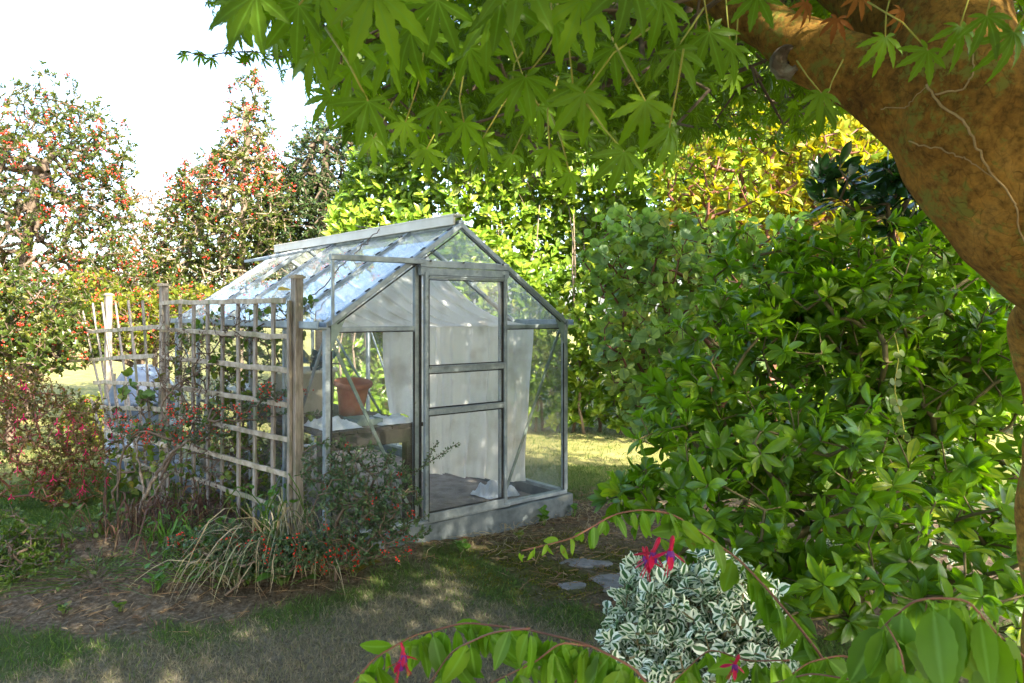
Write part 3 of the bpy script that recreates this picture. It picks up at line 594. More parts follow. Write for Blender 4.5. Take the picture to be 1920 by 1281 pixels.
for u, v in ((UL+.030, vd+.002), (UR-.030, vd+.002)): dpart('door_seal', 'rubber', lambda m: m.beam(G(u, v, ZB+.05), G(u, v, ZD-.11), .007, .02, U))
for z in (.26, .880, .930, 1.151, 1.204, ZD-.108): dpart('door_seal', 'rubber', lambda m: m.beam(G(UL+.034, vd+.001, z), G(UR-.034, vd+.001, z), .018, .006))
part('seal', 'rubber', lambda m: (m.beam(G(UL-.010, -.022, ZB+.02), G(UL-.010, -.022, ZD-.02), .010, .016, U), m.beam(G(UL-.05, -.012, ZB+.02), G(UL-.05, -.012, ZE-.02), .008, .01, U), m.beam(G(.024, -.016, ZB+.02), G(.024, -.016, ZE-.13), .006, .01, U), m.beam(G(W-.024, -.016, ZB+.02), G(W-.024, -.016, ZE-.13), .006, .01, U), m.beam(G(.05, -.014, ZE-.018), G(UL-.06, -.014, ZE-.018), .008, .006), m.beam(G(UR+.02, -.014, ZE-.018), G(W-.05, -.014, ZE-.018), .008, .006)))
for sg, u in ((1, 0), (-1, W)): part('seal', 'rubber', lambda m: m.beam(G(u+sg*.06, -.02, ZE+.033), G(W/2-sg*.02, -.02, ZR-.052), .008, .008, (0, 0, 1)))
for u in (UL+.04, UL+.30, UR-.04): part('bolt', 'rubber', lambda m: m.beam(G(u, -.066, ZD+.012), G(u, -.074, ZD+.012), .011, .011))
for k in range(0, 6):
    def clips(m, k=k):
        for j in range(9):
            t_ = .06+.105*j+rng.normal(0, .008); a = G(W/2*t_, k*.61, ZE+.03+(ZR-ZE-.03)*t_+.024); dd = nrm(G(W/2, 0, ZR)-G(0, 0, ZE+.03)); m.beam(a, a+dd*rng.uniform(.02, .045), .022, .006, (0, 0, 1), rnd=rng.random())
    part('glazing_clip', 'rubber', clips)['kind'] = 'stuff'
# inside ------------------------------------------------------------
fl = MB(); fl.beam(G(.035, LEN/2, .105), G(W-.035, LEN/2, .105), LEN-.08, .02); fl.build('greenhouse_floor', surfmat('brown_floor', [(.12, .10, .085), (.27, .235, .20)], scale=9, rough=.95, bump=.6)); bpy.data.objects['greenhouse_floor']['kind'] = 'structure'
def cloth():
    nu, nz = 110, 60; V = []; f = []
    uu = np.linspace(.585, 1.85, nu)
    fold = lambda u, a: .036*np.sin(u*31+1.5*np.sin(u*9))*a+.018*np.sin(u*67+2*np.sin(u*13))*a+.007*np.sin(u*120)*a
    for i in range(nz):
        t = i/(nz-1)
        for u in uu:
            zb = np.interp(u, [.58, .70, .735, .82, .95, 1.1, 1.2, 1.35, 1.5, 1.6, 1.7, 1.85], [.86, .855, .50, .45, .42, .39, .36, .33, .29, .27, .27, .29])+.005*math.sin(u*14)
            z = ZE-.0+(zb-ZE)*t; a = .35+.65*t
            uc = u-.05*t*t*(u-1.1)-(.11*t*math.sin(t*2) if u > 1.7 else 0)*(u-1.7)/.15
            V.append(G(uc+.006*math.sin(z*9+u*11), .27+fold(u, a)+.05*t*t*math.sin(u*6)+(.10*max(0, .75-u)/.15), z))
    for i in range(nz-1):
        for j in range(nu-1):
            p = i*nu+j; f += [[p, p+1, p+nu+1], [p, p+nu+1, p+nu]]
    return V, f, uu, fold
V, f, uu, fold = cloth(); ct = thing('shade_cloth', 'white cotton sheet hung in folds behind the greenhouse door', 'cloth', G(1.2, .27, .2))
mb = MB(); mb.add(V, f); mb.build('hanging_sheet', M['cloth'], ct, True)
def upper():
    nu, nt_ = len(uu), 40; V = []; f = []
    for i in range(nt_):
        t = i/(nt_-1)
        for u in uu:
            s = (u-.585)/(1.85-.585); B = G(u+.006*math.sin(ZE*9+u*11), .27+fold(u, .35), ZE)
            ut = .16+s*.80; Tp = G(ut, .35+.9*s*.25, ZE+(ZR-ZE)*(ut/(W/2))-.05)
            c = B+(Tp-B)*t; sag = -.11*math.sin(math.pi*t)*(.4+s); fl_ = .015*math.sin(u*50+t*2)*(t+.3)
            V.append(c+np.array([0, 0, sag+fl_])+Vv*fl_)
    for i in range(nt_-1):
        for j in range(nu-1):
            p = i*nu+j; f += [[p, p+1, p+nu+1], [p, p+nu+1, p+nu]]
    return V, f
V, f = upper(); mb = MB(); mb.add(V, f); mb.build('roof_sheet', M['cloth'], ct, True)
bt = thing('potting_bench', 'dark wooden potting bench inside the left wall of the greenhouse', 'bench', G(.35, 1.2, .12))
part('bench_top', 'benchwood', lambda m: [m.beam(G(.08+.125*k, .12, .80), G(.08+.125*k, 2.5, .80), .118, .022, rnd=rng.random()) for k in range(6)], bt)
part('apron', 'benchwood', lambda m: (m.beam(G(.04, .14, .74), G(.74, .14, .74), .022, .09), m.beam(G(.725, .16, .74), G(.725, 2.48, .74), .022, .09)), bt)
for u, v in ((.07, .2), (.68, .2), (.07, 2.4), (.68, 2.4)): bar('leg', (u, v, .11), (u, v, .785), .06, .06, tuple(U), 'benchwood', bt)
def pot(c, r, h, lab, name='flower_pot', mat='terracotta', ax=None):
    t = thing(name, lab, 'pot', c); m = MB(); m.ngon_lathe([(0, 0), (r*.62, 0), (r*.68, h*.3), (r*.80, h*.75), (r*.82, h*.8), (r*.84, h*.82), (r*.98, h*.86), (r, h*.95), (r*.97, h), (r*.90, h*.99), (r*.84, h*.85), (r*.76, h*.6), (r*.6, h*.12), (0, h*.1)], c, 32, axis=ax); m.build('pot_body', M[mat], t, True)
    s = MB(); s.ngon_lathe([(r*.0, h*.45), (r*.70, h*.43)], c, 20, axis=ax); s.build('compost', M['benchwood'], t); return t
tilt = Matrix.Rotation(R(5), 3, 'Y')@Matrix.Rotation(R(6), 3, 'X')
pot(G(.50, .66, .835), .135, .235, 'ribbed terracotta pot standing on the potting bench', ax=np.array(tilt))
t = thing('storage_tub', 'cream plastic tub behind the terracotta pot on the bench', 'tub', G(.33, 1.05, .81))
m = MB(); c = G(.33, 1.05, .812); m.ngon_lathe([(0, 0), (.17, 0), (.2, .02), (.215, .30), (.235, .30), (.235, .325), (.205, .325), (.19, .05), (0, .04)], c, 28); m.build('tub_body', M['creambin'], t, True)
t = thing('white_basin', 'white plastic basin at the far end of the bench', 'basin', G(.25, 1.75, .81))
m = MB(); m.ngon_lathe([(0, 0), (.16, 0), (.22, .12), (.24, .12), (.24, .135), (.21, .13), (.15, .02), (0, .02)], G(.25, 1.75, .812), 24); m.build('basin_body', M['whiteplastic'], t, True)
def crumple(name, lab, c, su, sv, hh, mat, seed, cat='plastic sheet'):
    n = 34; V = []; f = []
    for i in range(n):
        for j in range(n):
            a, b = i/(n-1)*2-1, j/(n-1)*2-1; q = 1-max(abs(a), abs(b))**4; z = hh*q*(.5+mnoise.noise(Vector((a*1.9+seed, b*1.9, seed)))*.9+.22*mnoise.noise(Vector((a*6+seed, b*6, 3))))
            V.append(G(c[0]+su*a*(1+.15*mnoise.noise(Vector((b*2, seed, 0)))), c[1]+sv*b*(1+.15*mnoise.noise(Vector((a*2, seed, 5)))), c[2]+.004+z))
    for i in range(n-1):
        for j in range(n-1): p = i*n+j; f += [[p, p+n, p+n+1], [p, p+n+1, p+1]]
    mb = MB(); mb.add(V, f); tag(mb.build(name, M[mat], None, True), lab, cat)
crumple('plastic_sheet', 'crumpled clear white plastic sheet on the bench beside the door', (.60, .30, .812), .14, .15, .06, 'whiteplastic', 3)
crumple('plastic_sheet', 'crumpled white plastic sheet on the bench against the front corner', (.20, .33, .812), .13, .17, .07, 'whiteplastic', 9)
crumple('sack', 'pale crumpled sack on the floor in the right front corner', (1.66, .5, .118), .14, .14, .14, 'whiteplastic', 14, 'sack')
crumple('fleece_heap', 'heap of white fleece at the far left end of the bench', (.25, 2.2, .812), .2, .25, .2, 'whiteplastic', 21, 'fleece')
t = thing('seed_tray', 'dark green seed tray between the pot and bench edge', 'tray', G(.42, .32, .812))
part('tray_body', 'algae', lambda m: (m.beam(G(.32, .32, .818), G(.50, .32, .818), .2, .01), m.beam(G(.32, .22, .835), G(.50, .22, .835), .006, .04), m.beam(G(.32, .42, .835), G(.50, .42, .835), .006, .04), m.beam(G(.32, .22, .835), G(.32, .42, .835), .006, .038), m.beam(G(.50, .22, .835), G(.50, .42, .835), .006, .038)), t)
def cane(a, b, lab): mb = MB(); mb.path([G(*a)+(G(*b)-G(*a))*k/6+rng.normal(0, .003, 3) for k in range(7)], .009, 7); tag(mb.build('garden_cane', M['algae'], None, True), lab, 'cane')
cane((1.80, .60, 1.12), (1.40, .10, .13), 'green cane leaning inside the right front pane'); cane((.62, 1.2, 1.4), (.70, .6, .83), 'thin cane leaning over the bench behind the pot')
def hanging():
    t = thing('hanging_plant', 'dark blue green leafy plant on the bench behind the cream tub', 'plant', G(.38, 1.0, 1.13)); c = np.array([G(.38+rng.normal(0, .07), 1.0+rng.normal(0, .05), 1.15+abs(rng.normal(0, .05))) for _ in range(9)])
    mb = MB(); rosettes(mb, T_choisya, c, rdir(9)+[0, 0, 1.], 6, .11, 1.); mb.build('foliage', M['blueleaf'], t, True)
    s = MB(); s.tubes(np.repeat([G(.38, 1.0, 1.0)], 9, 0), c, .004, .003); s.build('stems', M['twig'], t)
hanging()
t = thing('hanging_pot', 'dark hanging pot under the left front roof slope', 'pot', G(.27, .45, 1.40)); m = MB(); m.ngon_lathe([(0, 0), (.05, .0), (.075, .02), (.09, .10), (.095, .10), (.095, .11), (.08, .105), (0, .09)], G(.27, .45, 1.43), 20); m.build('pot_body', M['benchwood'], t, True)
m = MB(); m.tubes([G(.2, .45, 1.53), G(.34, .45, 1.53)], [G(.27, .45, 1.66)]*2, .002, .002, 4); m.build('wire', M['twig'], t)
# climber stem lying over the roof
def over(px0, d, pts, r, lab, mat='twig'):
    mb = MB(); a = np.array([P(*q) for q in pts]); n = len(a); tt = np.linspace(0, n-1, n*6); q = np.stack([np.interp(tt, range(n), a[:, k]) for k in range(3)], -1)+rng.normal(0, .008, (n*6, 3)); mb.path(q, np.linspace(r, r*.4, n*6), 5); return mb
mb = MB(); pts = [G(.0, .5, 1.6), G(.2, .6, 1.66), G(.45, .75, 1.86), G(.7, .9, 2.02), G(.93, 1.0, 2.2), G(.98, 1.5, 2.26)]; a = np.array(pts); tt = np.linspace(0, 5, 30); q = np.stack([np.interp(tt, range(6), a[:, k]) for k in range(3)], -1)+rng.normal(0, .006, (30, 3)); mb.path(q, .004, 5); tag(mb.build('climber_stem', M['twig'], None, True), 'thin bare climber stem trailing over the greenhouse roof', 'stem')
o_ = MB(); o_.leaves(T_bram, [G(.1, 1.0, 1.7), G(.12, .85, 1.62)], [U+[0, 0, .2], -U], [[0, -.5, 1], [0, -.6, 1.]], [.11, .12], [1., .9]); tag(o_.build('fallen_leaves', M['gold']), 'two yellow leaves lying on the left roof glass', 'leaf')

# ================================================================ TRELLIS
A = P(557, 1030, 4.6); A[2] = 0; B = np.array([-2.76, 5.95, 0.]); C_ = np.array([-4.035, 7.5, 0.])
def post(c, ztop, lab):
    t = thing('fence_post', lab, 'post', (c[0], c[1], -.1), 'grey trellis posts'); d = nrm(B-A); zb = -.1
    part('post_shaft', 'wood', lambda m: m.beam(np.array([c[0], c[1], zb]), np.array([c[0], c[1], ztop]), .058, .058, d, .06, segs=6, wob=.001), t)
    part('post_cap', 'woodh', lambda m: (m.beam(np.array([c[0], c[1], ztop]), np.array([c[0], c[1], ztop+.014]), .082, .082, d), m.beam(np.array([c[0], c[1], ztop+.014]), np.array([c[0], c[1], ztop+.022]), .06, .06, d)), t)
post(A, 1.755, 'nearest grey trellis post beside the greenhouse corner'); post(B, 1.755, 'middle grey trellis post between the two trellis panels'); post(C_, 1.715, 'farthest grey trellis post behind the broken trellis panel')
d1 = nrm(B-A); n1 = np.array([d1[1], -d1[0], 0.]); n1 = n1 if n1[1] < 0 else -n1   # towards the camera
tr = thing('trellis_panel', 'weathered square trellis panel with all its battens, nearest the greenhouse', 'trellis', A)
A2 = A+d1*.06; LN = np.linalg.norm(B-A)-.02
for k in range(9):
    s = .0+k*(LN-.04)/8; p = A+d1*(.055+s*.965)
    zb = .02+float(hgt(p[0], p[1]))*.5
    part('batten', 'wood', lambda m: m.beam(p+np.array([0, 0, zb])+rng.normal(0, .004, 3), p+[0, 0, 1.625+rng.normal(0, .006)], .036, .016, n1, .1, rnd=rng.random(), segs=8, wob=.002), tr)
for k in range(8):
    z = 1.62-.216*k; a = A+d1*.04+n1*.019; b = A+d1*LN+n1*.019
    if k == 0: a = A+d1*.12+n1*.019; b = A+d1*(LN+.05)+n1*.019
    part('rail', 'woodh', lambda m: m.beam(a+[0, 0, z+rng.normal(0, .004)], b+[0, 0, z+rng.normal(0, .004)], .02, .032, (0, 0, 1), .12, rnd=rng.random(), segs=14, wob=.0022), tr)
part('edge_batten', 'wood', lambda m: m.beam(A+d1*.012+n1*.045+[0, 0, .02], A+d1*.012+n1*.045+[0, 0, 1.62], .028, .02, n1, rnd=.3, segs=6, wob=.002), tr)
# broken panel: pixel-picked lines put on the plane through B and C
d2 = nrm(C_-B); n2 = np.array([d2[1], -d2[0], 0.]); n2 = n2 if n2[1] < 0 else -n2
def onpl(px, py, off=.0):
    o = B+n2*(.05+off); r = np.array([(px-CX)/F, 1, -(py-HY)/F]); s = np.dot(o-np.array([0, 0, H]), n2)/np.dot(r, n2); return np.array([0, 0, H])+r*s
tb = thing('trellis_panel', 'broken leaning trellis panel with splayed battens, farther left', 'trellis', (B+C_)/2)
for a, b in (((155, 584), (205, 812)), ((173, 570), (222, 860)), ((191, 568), (240, 900)), ((216, 568), (262, 905)), ((241, 565), (280, 930)), ((268, 564), (292, 960)), ((172, 750), (188, 805)), ((215, 700), (226, 940)), ((232, 720), (250, 960))):
    part('batten', 'wood', lambda m: m.beam(onpl(*a), onpl(*b), .032, .016, n2, .1, rnd=rng.random(), segs=7, wob=.003), tb)
for a, b in (((153, 622), (312, 613)), ((118, 678), (290, 667)), ((176, 716), (318, 722)), ((188, 764), (310, 768)), ((197, 806), (312, 836)), ((200, 848), (312, 892)), ((203, 880), (315, 945)), ((198, 905), (310, 985))):
    part('rail', 'woodh', lambda m: m.beam(onpl(*a, .02), onpl(*b, .02), .02, .036, (0, 0, 1), .12, rnd=rng.random(), segs=10, wob=.004), tb)
# water butt behind
wb = thing('water_butt', 'domed grey blue plastic water butt behind the broken trellis panel', 'water butt', P(268, 900, 7.6)*[1, 1, 0])
cb = P(268, 900, 7.6)*[1, 1, 0]
m = MB(); m.ngon_lathe([(.30, 0), (.33, .05), (.33, .2), (.345, .22), (.345, .24), (.33, .26), (.33, .62), (.345, .64), (.345, .67), (.32, .70), (.28, .82), (.20, .94), (.12, .99), (0, 1.0)], cb, 36); m.build('butt_body', M['butt'], wb, True)
m = MB(); m.ngon_lathe([(.0, .0), (.09, 0), (.09, .03), (.0, .035)], cb+[0, 0, .985], 20); m.build('lid', M['butt'], wb, True)

# ================================================================ PLANTS
def ground_root(x, y, h=.3, lean=(0, 0)):
    z = float(hgt(x, y)); return [np.array([x+lean[0]*k/4, y+lean[1]*k/4, z-.05+h*k/4]) for k in range(5)]
# holly trees at the left
r1 = [P(55, 560, 11)*[1, 1, 0]+[0, 0, z] for z in (-.1, .6, 1.2)]+[P(40+k*8, 520-k*50, 11) for k in range(5)]
plant('holly_tree', 'large holly tree with red berries at the left edge of the garden', 'tree', r1, [(110, 330, 125, 150, 11, 1.3), (60, 240, 75, 90, 11, .9), (185, 270, 55, 90, 11, .9), (95, 160, 42, 48, 11, .5), (60, 570, 190, 120, 10.6, 1.2), (-110, 380, 150, 240, 11, 1.3), (190, 430, 70, 130, 11, 1.), (225, 520, 70, 90, 10.5, .8)],
      4600, T_oval, 'holly', 11, .054, 'twig', r0=.0030, ex=.42, step=.22, jit=.05, berries=520, bsize=.014, bclus=7, crown='crown', stem='trunk', back=.10, shell=.15, bspread=.035, mx=.08)
r2 = [P(450, 560, 12)*[1, 1, 0]+[0, 0, z] for z in (-.1, .6, 1.2)]+[P(452+k*3, 500-k*75, 12) for k in range(5)]
plant('holly_tree', 'slender pointed holly tree with red berries on its leading shoot', 'tree', r2, [(440, 390, 115, 120, 12, 1.1), (468, 270, 55, 90, 12, .55), (470, 190, 40, 60, 12, .4), (468, 145, 20, 38, 12, .2), (350, 470, 75, 110, 12, .9), (335, 370, 30, 60, 12, .5), (400, 540, 160, 70, 12, 1.)],
      3500, T_oval, 'holly', 11, .053, 'paletwig', r0=.0032, ex=.42, step=.22, jit=.05, berries=210, bsize=.015, bclus=7, crown='crown', stem='trunk', back=.10, shell=.1, bspread=.04, mx=.06, bpick=lambda c: (c[:, 2] > 3.3) | (rng.random(len(c)) < .12))
r3 = [P(600, 560, 13)*[1, 1, 0]+[0, 0, z] for z in (-.1, .6, 1.2)]+[P(600+k*3, 480-k*55, 13) for k in range(5)]
plant('evergreen_tree', 'dense dark evergreen tree behind the greenhouse ridge and laurel hedge', 'tree', r3, [(600, 320, 70, 100, 13, 1.), (550, 400, 85, 110, 13, 1.), (600, 440, 120, 120, 13, 1.2), (628, 245, 45, 55, 13, .5), (700, 300, 80, 80, 13.4, .8), (500, 470, 80, 80, 13.3, .9)],
      3800, T_oval, 'hollyd', 10, .06, 'twig', r0=.003, ex=.42, step=.3, jit=.04, berries=40, bsize=.014, crown='crown', stem='trunk', back=.12, shell=.1, mx=.1)
plant('bare_shrub', 'pinkish brown twiggy shrub between the two holly trees', 'shrub', ground_root(*(P(290, 700, 13)[:2]), .8), [(285, 450, 75, 100, 13, .8), (260, 560, 130, 80, 13, .8), (180, 560, 80, 80, 13, .8), (330, 600, 70, 60, 12.5, .7)], 2200, T_small, 'brownleaf', 6, .05, 'paletwig', r0=.0028, ex=.4, jit=.05, mx=.05, shell=.0)
plant('berry_shrub', 'sunlit yellow green shrub thick with orange red berries behind the trellis', 'shrub', ground_root(*(P(240, 800, 9.3)[:2]), .6), [(240, 610, 90, 70, 9.3, .7), (350, 590, 90, 60, 9.6, .6), (170, 560, 60, 60, 9.5, .5), (210, 790, 90, 60, 9, .5)], 1900, T_small, 'yellowberry', 8, .05, 'twig', r0=.0025, ex=.42, berries=170, bsize=.011, bclus=7, mx=.04)
plant('holly_bush', 'dark green lower holly bush with berries at the left edge above the fuchsia', 'shrub', ground_root(*(P(20, 800, 8)[:2]), .6), [(55, 590, 110, 85, 8, .7), (-60, 600, 100, 120, 8, .7), (120, 650, 70, 50, 7.8, .5), (10, 690, 70, 60, 7.8, .5)], 1300, T_oval, 'holly', 9, .055, 'twig', r0=.0025, ex=.42, berries=110, bsize=.010, bclus=7, mx=.05)
fb, fP, fpar, ftips = plant('fuchsia_bush', 'bare stemmed fuchsia bush with hanging magenta flowers at the left edge', 'shrub', ground_root(*(P(95, 985, 5.9)[:2]), .15), [(60, 820, 110, 120, 5.9, .45), (140, 880, 65, 80, 5.9, .4), (20, 740, 70, 60, 5.9, .4), (190, 800, 40, 60, 5.9, .3)], 1700, T_small, 'fuchsia2', 5, .028, 'redtwig', r0=.0011, ex=.40, jit=.02, berries=0, mx=.014, spread=1., shell=.1)
def flower_parts(parent, c, L, mats=('red', 'purple'), ax=None, one=False):
    """hanging fuchsia flower: tube, four sepals, corolla, stamens"""
    mb = MB(); c = np.asarray(c, float); dn = nrm(np.array([0, 0, -1.])+.25*rng.normal(size=3)) if ax is None else ax
    mb.path([c, c+dn*L*.08, c+dn*L*.35, c+dn*L*.42], [L*.03, L*.06, L*.05, L*.08], 6)
    q = nrm(np.cross(dn, [1, .3, .1])); q2 = np.cross(dn, q); b = c+dn*L*.40
    for k in range(4):
        a = k*math.pi/2+.4; s = q*math.cos(a)+q2*math.sin(a); mb.leaves(T_petal, [b], nrm(dn*.75+s*.8), s, L*.52, [rng.random()], [1.15])
    for k in range(3):
        a = k*2.1; s = q*math.cos(a)+q2*math.sin(a); mb.tubes([b], [b+dn*L*.72+s*L*.05], L*.010, L*.012, 4)
    f_ = mb.build('flower', M[mats[0]], parent, True)
    if not one:
        m2 = MB(); m2.ngon_lathe([(.0, 0), (L*.07, .0), (L*.11, -L*.12), (L*.10, -L*.26)], b, 10); m2.v = [v-np.array(parent.location) for v in m2.v]; o = m2.build('corolla', M[mats[1]]); o.parent = f_
    return f_
sel = rng.choice(ftips, 98, replace=False); proto = None
for i in sel:
    p = fP[i]
    if proto is None: proto = flower_parts(fb, p, .075, ('pink', 'purple'), np.array([0, 0, -1.]), True); p0 = p
    else:
        o = proto.copy(); col.objects.link(o); o.parent = fb; o.location = p-p0; 
for o in fb.children:
    if o.name.startswith('flower') and o is not proto: pass
plant('low_shrub', 'low green azalea shrub in the bottom left of the bed', 'shrub', ground_root(*(P(20, 1100, 4.35)[:2]), .1), [(20, 1050, 100, 62, 4.35, .35), (-60, 1010, 100, 70, 4.5, .35), (70, 1085, 50, 35, 4.25, .2)], 620, T_oval, 'bushy', 7, .026, 'twig', r0=.0018, ex=.42, step=.08, jit=.008, back=.03, mx=.015)
# laurel hedge
def hedge():
    n = 10500; t = rng.random(n); x = -2.35+9.35*t; z = rng.random(n)*1.0; top = np.interp(x, [-2.35, -2.1, -1.5, 0, 2, 7], [3.1, 3.6, 4.1, 4.8, 5.4, 5.8]); z = .15+z*(top-.15)
    y = 9.0+.25*np.sin(x*2.3)+.2*np.sin(z*3+x)+.7*rng.random(n)**1.6; y = y+np.interp(x, [-2.35, -1.9], [.35, 0])+.25*(z/4)
    T = np.stack([x, y, z], -1); th = thing('laurel_hedge', 'tall sunlit yellow green laurel hedge behind the greenhouse', 'hedge', (0, 9.6, 0))
    mb = MB(); D = nrm(np.stack([rng.normal(0, .5, n), -1+rng.normal(0, .4, n), .3+rng.normal(0, .5, n)], -1)); rosettes(mb, T_laurel, T, D, 7, .115, 1., .3, back=.12); mb.build('foliage', M['laurel'], th, True)
    s = MB(); bx = np.arange(-2.25, 7, .16); bx = bx+rng.normal(0, .05, len(bx)); b = np.stack([bx, 9.7+rng.normal(0, .1, len(bx)), np.zeros(len(bx))-.05], -1); 
    for p in b:
        q = [p]; 
        for k in range(7): q.append(q[-1]+np.array([rng.normal(0, .06), rng.normal(-.02, .06), .42*np.interp(p[0], [-2.35, -1], [.62, 1])]))
        s.path(q, np.linspace(.024, .006, 8), 6)
    i = rng.choice(n, 2600); A_ = T[i]; s.tubes(A_+np.stack([rng.normal(0, .15, 2600), .4+0*i, -.35+0*i], -1), A_, .008, .003, 4); s.build('stems', M['paletwig'], th, True)
hedge()
# shrubs on the right
r4 = [P(1330, 700, 12)*[1, 1, 0]+[0, 0, z] for z in (-.1, .6, 1.2)]+[P(1330, 480-k*55, 12) for k in range(5)]
plant('evergreen_tree', 'tall shaded green tree behind the right part of the hedge', 'tree', r4, [(1200, 300, 190, 190, 12, 1.), (1450, 280, 220, 220, 12.4, 1.), (1700, 300, 200, 250, 12.4, 1.), (980, 250, 170, 130, 12.6, 1.)], 3600, T_laurel, 'laurel', 9, .135, 'twig', r0=.003, ex=.42, step=.3, jit=.04, crown='crown', stem='trunk', back=.15, mx=.1)
plant('golden_shrub', 'sunlit golden yellow shrub glowing behind the smoke bush and maple', 'shrub', ground_root(*(P(1450, 800, 7.6)[:2]), .6), [(1420, 330, 200, 150, 7.6, .7), (1560, 320, 130, 140, 7.4, .6), (1330, 430, 90, 90, 7.8, .5), (1480, 520, 170, 60, 7.5, .5), (1680, 340, 90, 140, 7.4, .5)], 1300, T_laurel, 'gold', 7, .085, 'redtwig', r0=.004, ex=.42, mx=.05)
plant('smoke_bush', 'round leaved blue green smoke bush beside the right side of the greenhouse', 'shrub', ground_root(*(P(1400, 860, 5.6)[:2]), .5), [(1215, 620, 95, 190, 5.4, .45), (1165, 470, 80, 85, 5.3, .35), (1280, 460, 100, 70, 5.3, .4), (1225, 765, 42, 62, 5.3, .2), (1340, 600, 90, 180, 5.6, .5), (1150, 640, 35, 80, 5.3, .2), (1420, 430, 100, 36, 5.4, .3)], 620, T_round, 'cotinus', 6, .072, 'redtwig', r0=.003, ex=.42, step=.15, mx=.03, back=.12, spread=1.1)
plant('rhododendron', 'dark glossy leaved shrub with bluish sheen under the maple limb', 'shrub', ground_root(*(P(1720, 900, 4.4)[:2]), .6), [(1620, 350, 90, 50, 4.3, .3), (1690, 390, 90, 50, 4.3, .3)], 60, T_choisya, 'glossblue', 7, .12, 'twig', r0=.004, ex=.42, mx=.03)
CH = [(1480, 720, 260, 220, 4.0, .55), (1700, 640, 260, 200, 3.9, .55), (1340, 860, 190, 150, 3.7, .45), (1560, 930, 290, 190, 3.2, .45), (1770, 1050, 260, 190, 2.8, .4), (1500, 570, 190, 110, 4.3, .4), (1150, 935, 55, 45, 3.8, .2), (1450, 1060, 190, 110, 2.9, .3), (1660, 500, 170, 105, 4.1, .4), (1420, 470, 90, 60, 4.4, .25), (1560, 440, 80, 60, 4.3, .25), (1880, 800, 140, 240, 3.6, .4), (1230, 930, 100, 70, 3.75, .3)]
chr_, *_ = plant('choisya_shrub', 'large glossy green shrub with whorled leaves filling the right side', 'shrub', ground_root(1.75, 3.7, .4), CH, 1480, T_choisya, 'choisya', 10, .087, 'brownstem', r0=.0028, ex=.43, step=.14, jit=.02, mx=.03, shell=.25, spread=1.1, up=.3, back=.03)
plant('variegated_shrub', 'low white and green variegated euonymus beside the paving at bottom right', 'shrub', ground_root(.62, 2.45, .15), [(1300, 1175, 150, 110, 2.35, .26), (1230, 1110, 80, 60, 2.45, .2), (1370, 1120, 80, 70, 2.45, .2), (1160, 1150, 40, 40, 2.4, .1), (1180, 1210, 60, 50, 2.35, .15), (1330, 1070, 40, 35, 2.45, .1), (1250, 1060, 28, 25, 2.45, .06), (1400, 1260, 130, 70, 2.2, .25), (1140, 1110, 22, 20, 2.45, .05), (1440, 1150, 35, 60, 2.3, .1)], 640, T_var, 'varieg', 8, .035, 'brownstem', r0=.0016, ex=.42, step=.08, jit=.01, mx=.01, spread=1.1, back=.03)
plant('variegated_creeper', 'pale variegated ground creeper in the dark gap behind the big shrub', 'shrub', ground_root(2.3, 4.3, .2), [(1720, 880, 150, 80, 4.5, .2), (1700, 980, 190, 80, 4.3, .2)], 260, T_var, 'varieg', 7, .05, 'brownstem', r0=.002, ex=.42, mx=.01)
def string_vine():
    t = thing('trailing_ivy', 'trailing strand of small round variegated leaves hanging in the big shrub', 'vine', P(1680, 640, 2.9)); pts = [P(1676+6*math.sin(k*.8)+k*1.3, 625+k*18, 2.9) for k in range(12)]
    mb = MB(); mb.path(pts, .002, 5); mb.build('stem', M['petiole'], t); l = MB(); a = np.repeat(np.array(pts[1:]), 2, 0); d = rdir(len(a))*[1, .3, .5]; l.leaves(oval(5, .95, .1, .05, blunt=.3), a, d, nrm(np.array([0, -1, .3])+.3*rdir(len(a))), .03); l.build('leaves', M['bushy'], t, True)
string_vine()

# ---- plants round the trellis and greenhouse front
plant('cotoneaster', 'dark small leaved cotoneaster with red berries against the greenhouse front corner', 'shrub', ground_root(-1.0, 4.25, .1), [(690, 900, 85, 70, 4.25, .25), (650, 960, 80, 60, 4.15, .2), (740, 950, 55, 60, 4.25, .18), (620, 870, 55, 60, 4.4, .2), (700, 1010, 100, 45, 4.2, .18), (780, 985, 30, 28, 4.2, .1), (640, 1030, 70, 40, 4.2, .15)], 1050, T_small, 'small', 8, .021, 'twig', r0=.0014, ex=.40, step=.07, jit=.012, berries=55, bsize=.0048, bclus=7, bspread=.012, mx=.009, back=.05, bpick=lambda c: (c[:, 2] < .30) | (rng.random(len(c)) < .05))
plant('cotoneaster', 'arching cotoneaster branches with red berries reaching across the trellis', 'shrub', ground_root(-2.55, 4.9, .2, (-.05, 0)), [(430, 770, 130, 20, 4.75, .12), (330, 810, 110, 26, 4.9, .12), (520, 735, 60, 18, 4.7, .1), (250, 800, 50, 20, 5.0, .1)], 280, T_small, 'small', 7, .022, 'twig', r0=.0014, ex=.40, step=.07, jit=.01, berries=90, bsize=.0055, bclus=5, bspread=.014, mx=.008, back=.06)
plant('cotoneaster', 'sprawling cotoneaster with red berries at the foot of the nearest trellis post', 'shrub', ground_root(-1.55, 4.05, .05), [(480, 1040, 110, 40, 4.15, .15), (400, 1020, 90, 35, 4.3, .15), (560, 1030, 60, 30, 4.1, .12)], 800, T_small, 'small', 9, .022, 'twig', r0=.0014, ex=.4, step=.07, jit=.01, berries=60, bsize=.0055, bclus=6, bspread=.014, mx=.008, back=.05)
sp = thing('cotoneaster_sprig', 'single green sprig poking up in front of the sliding door', 'sprig', P(770, 890, 4.3)); 
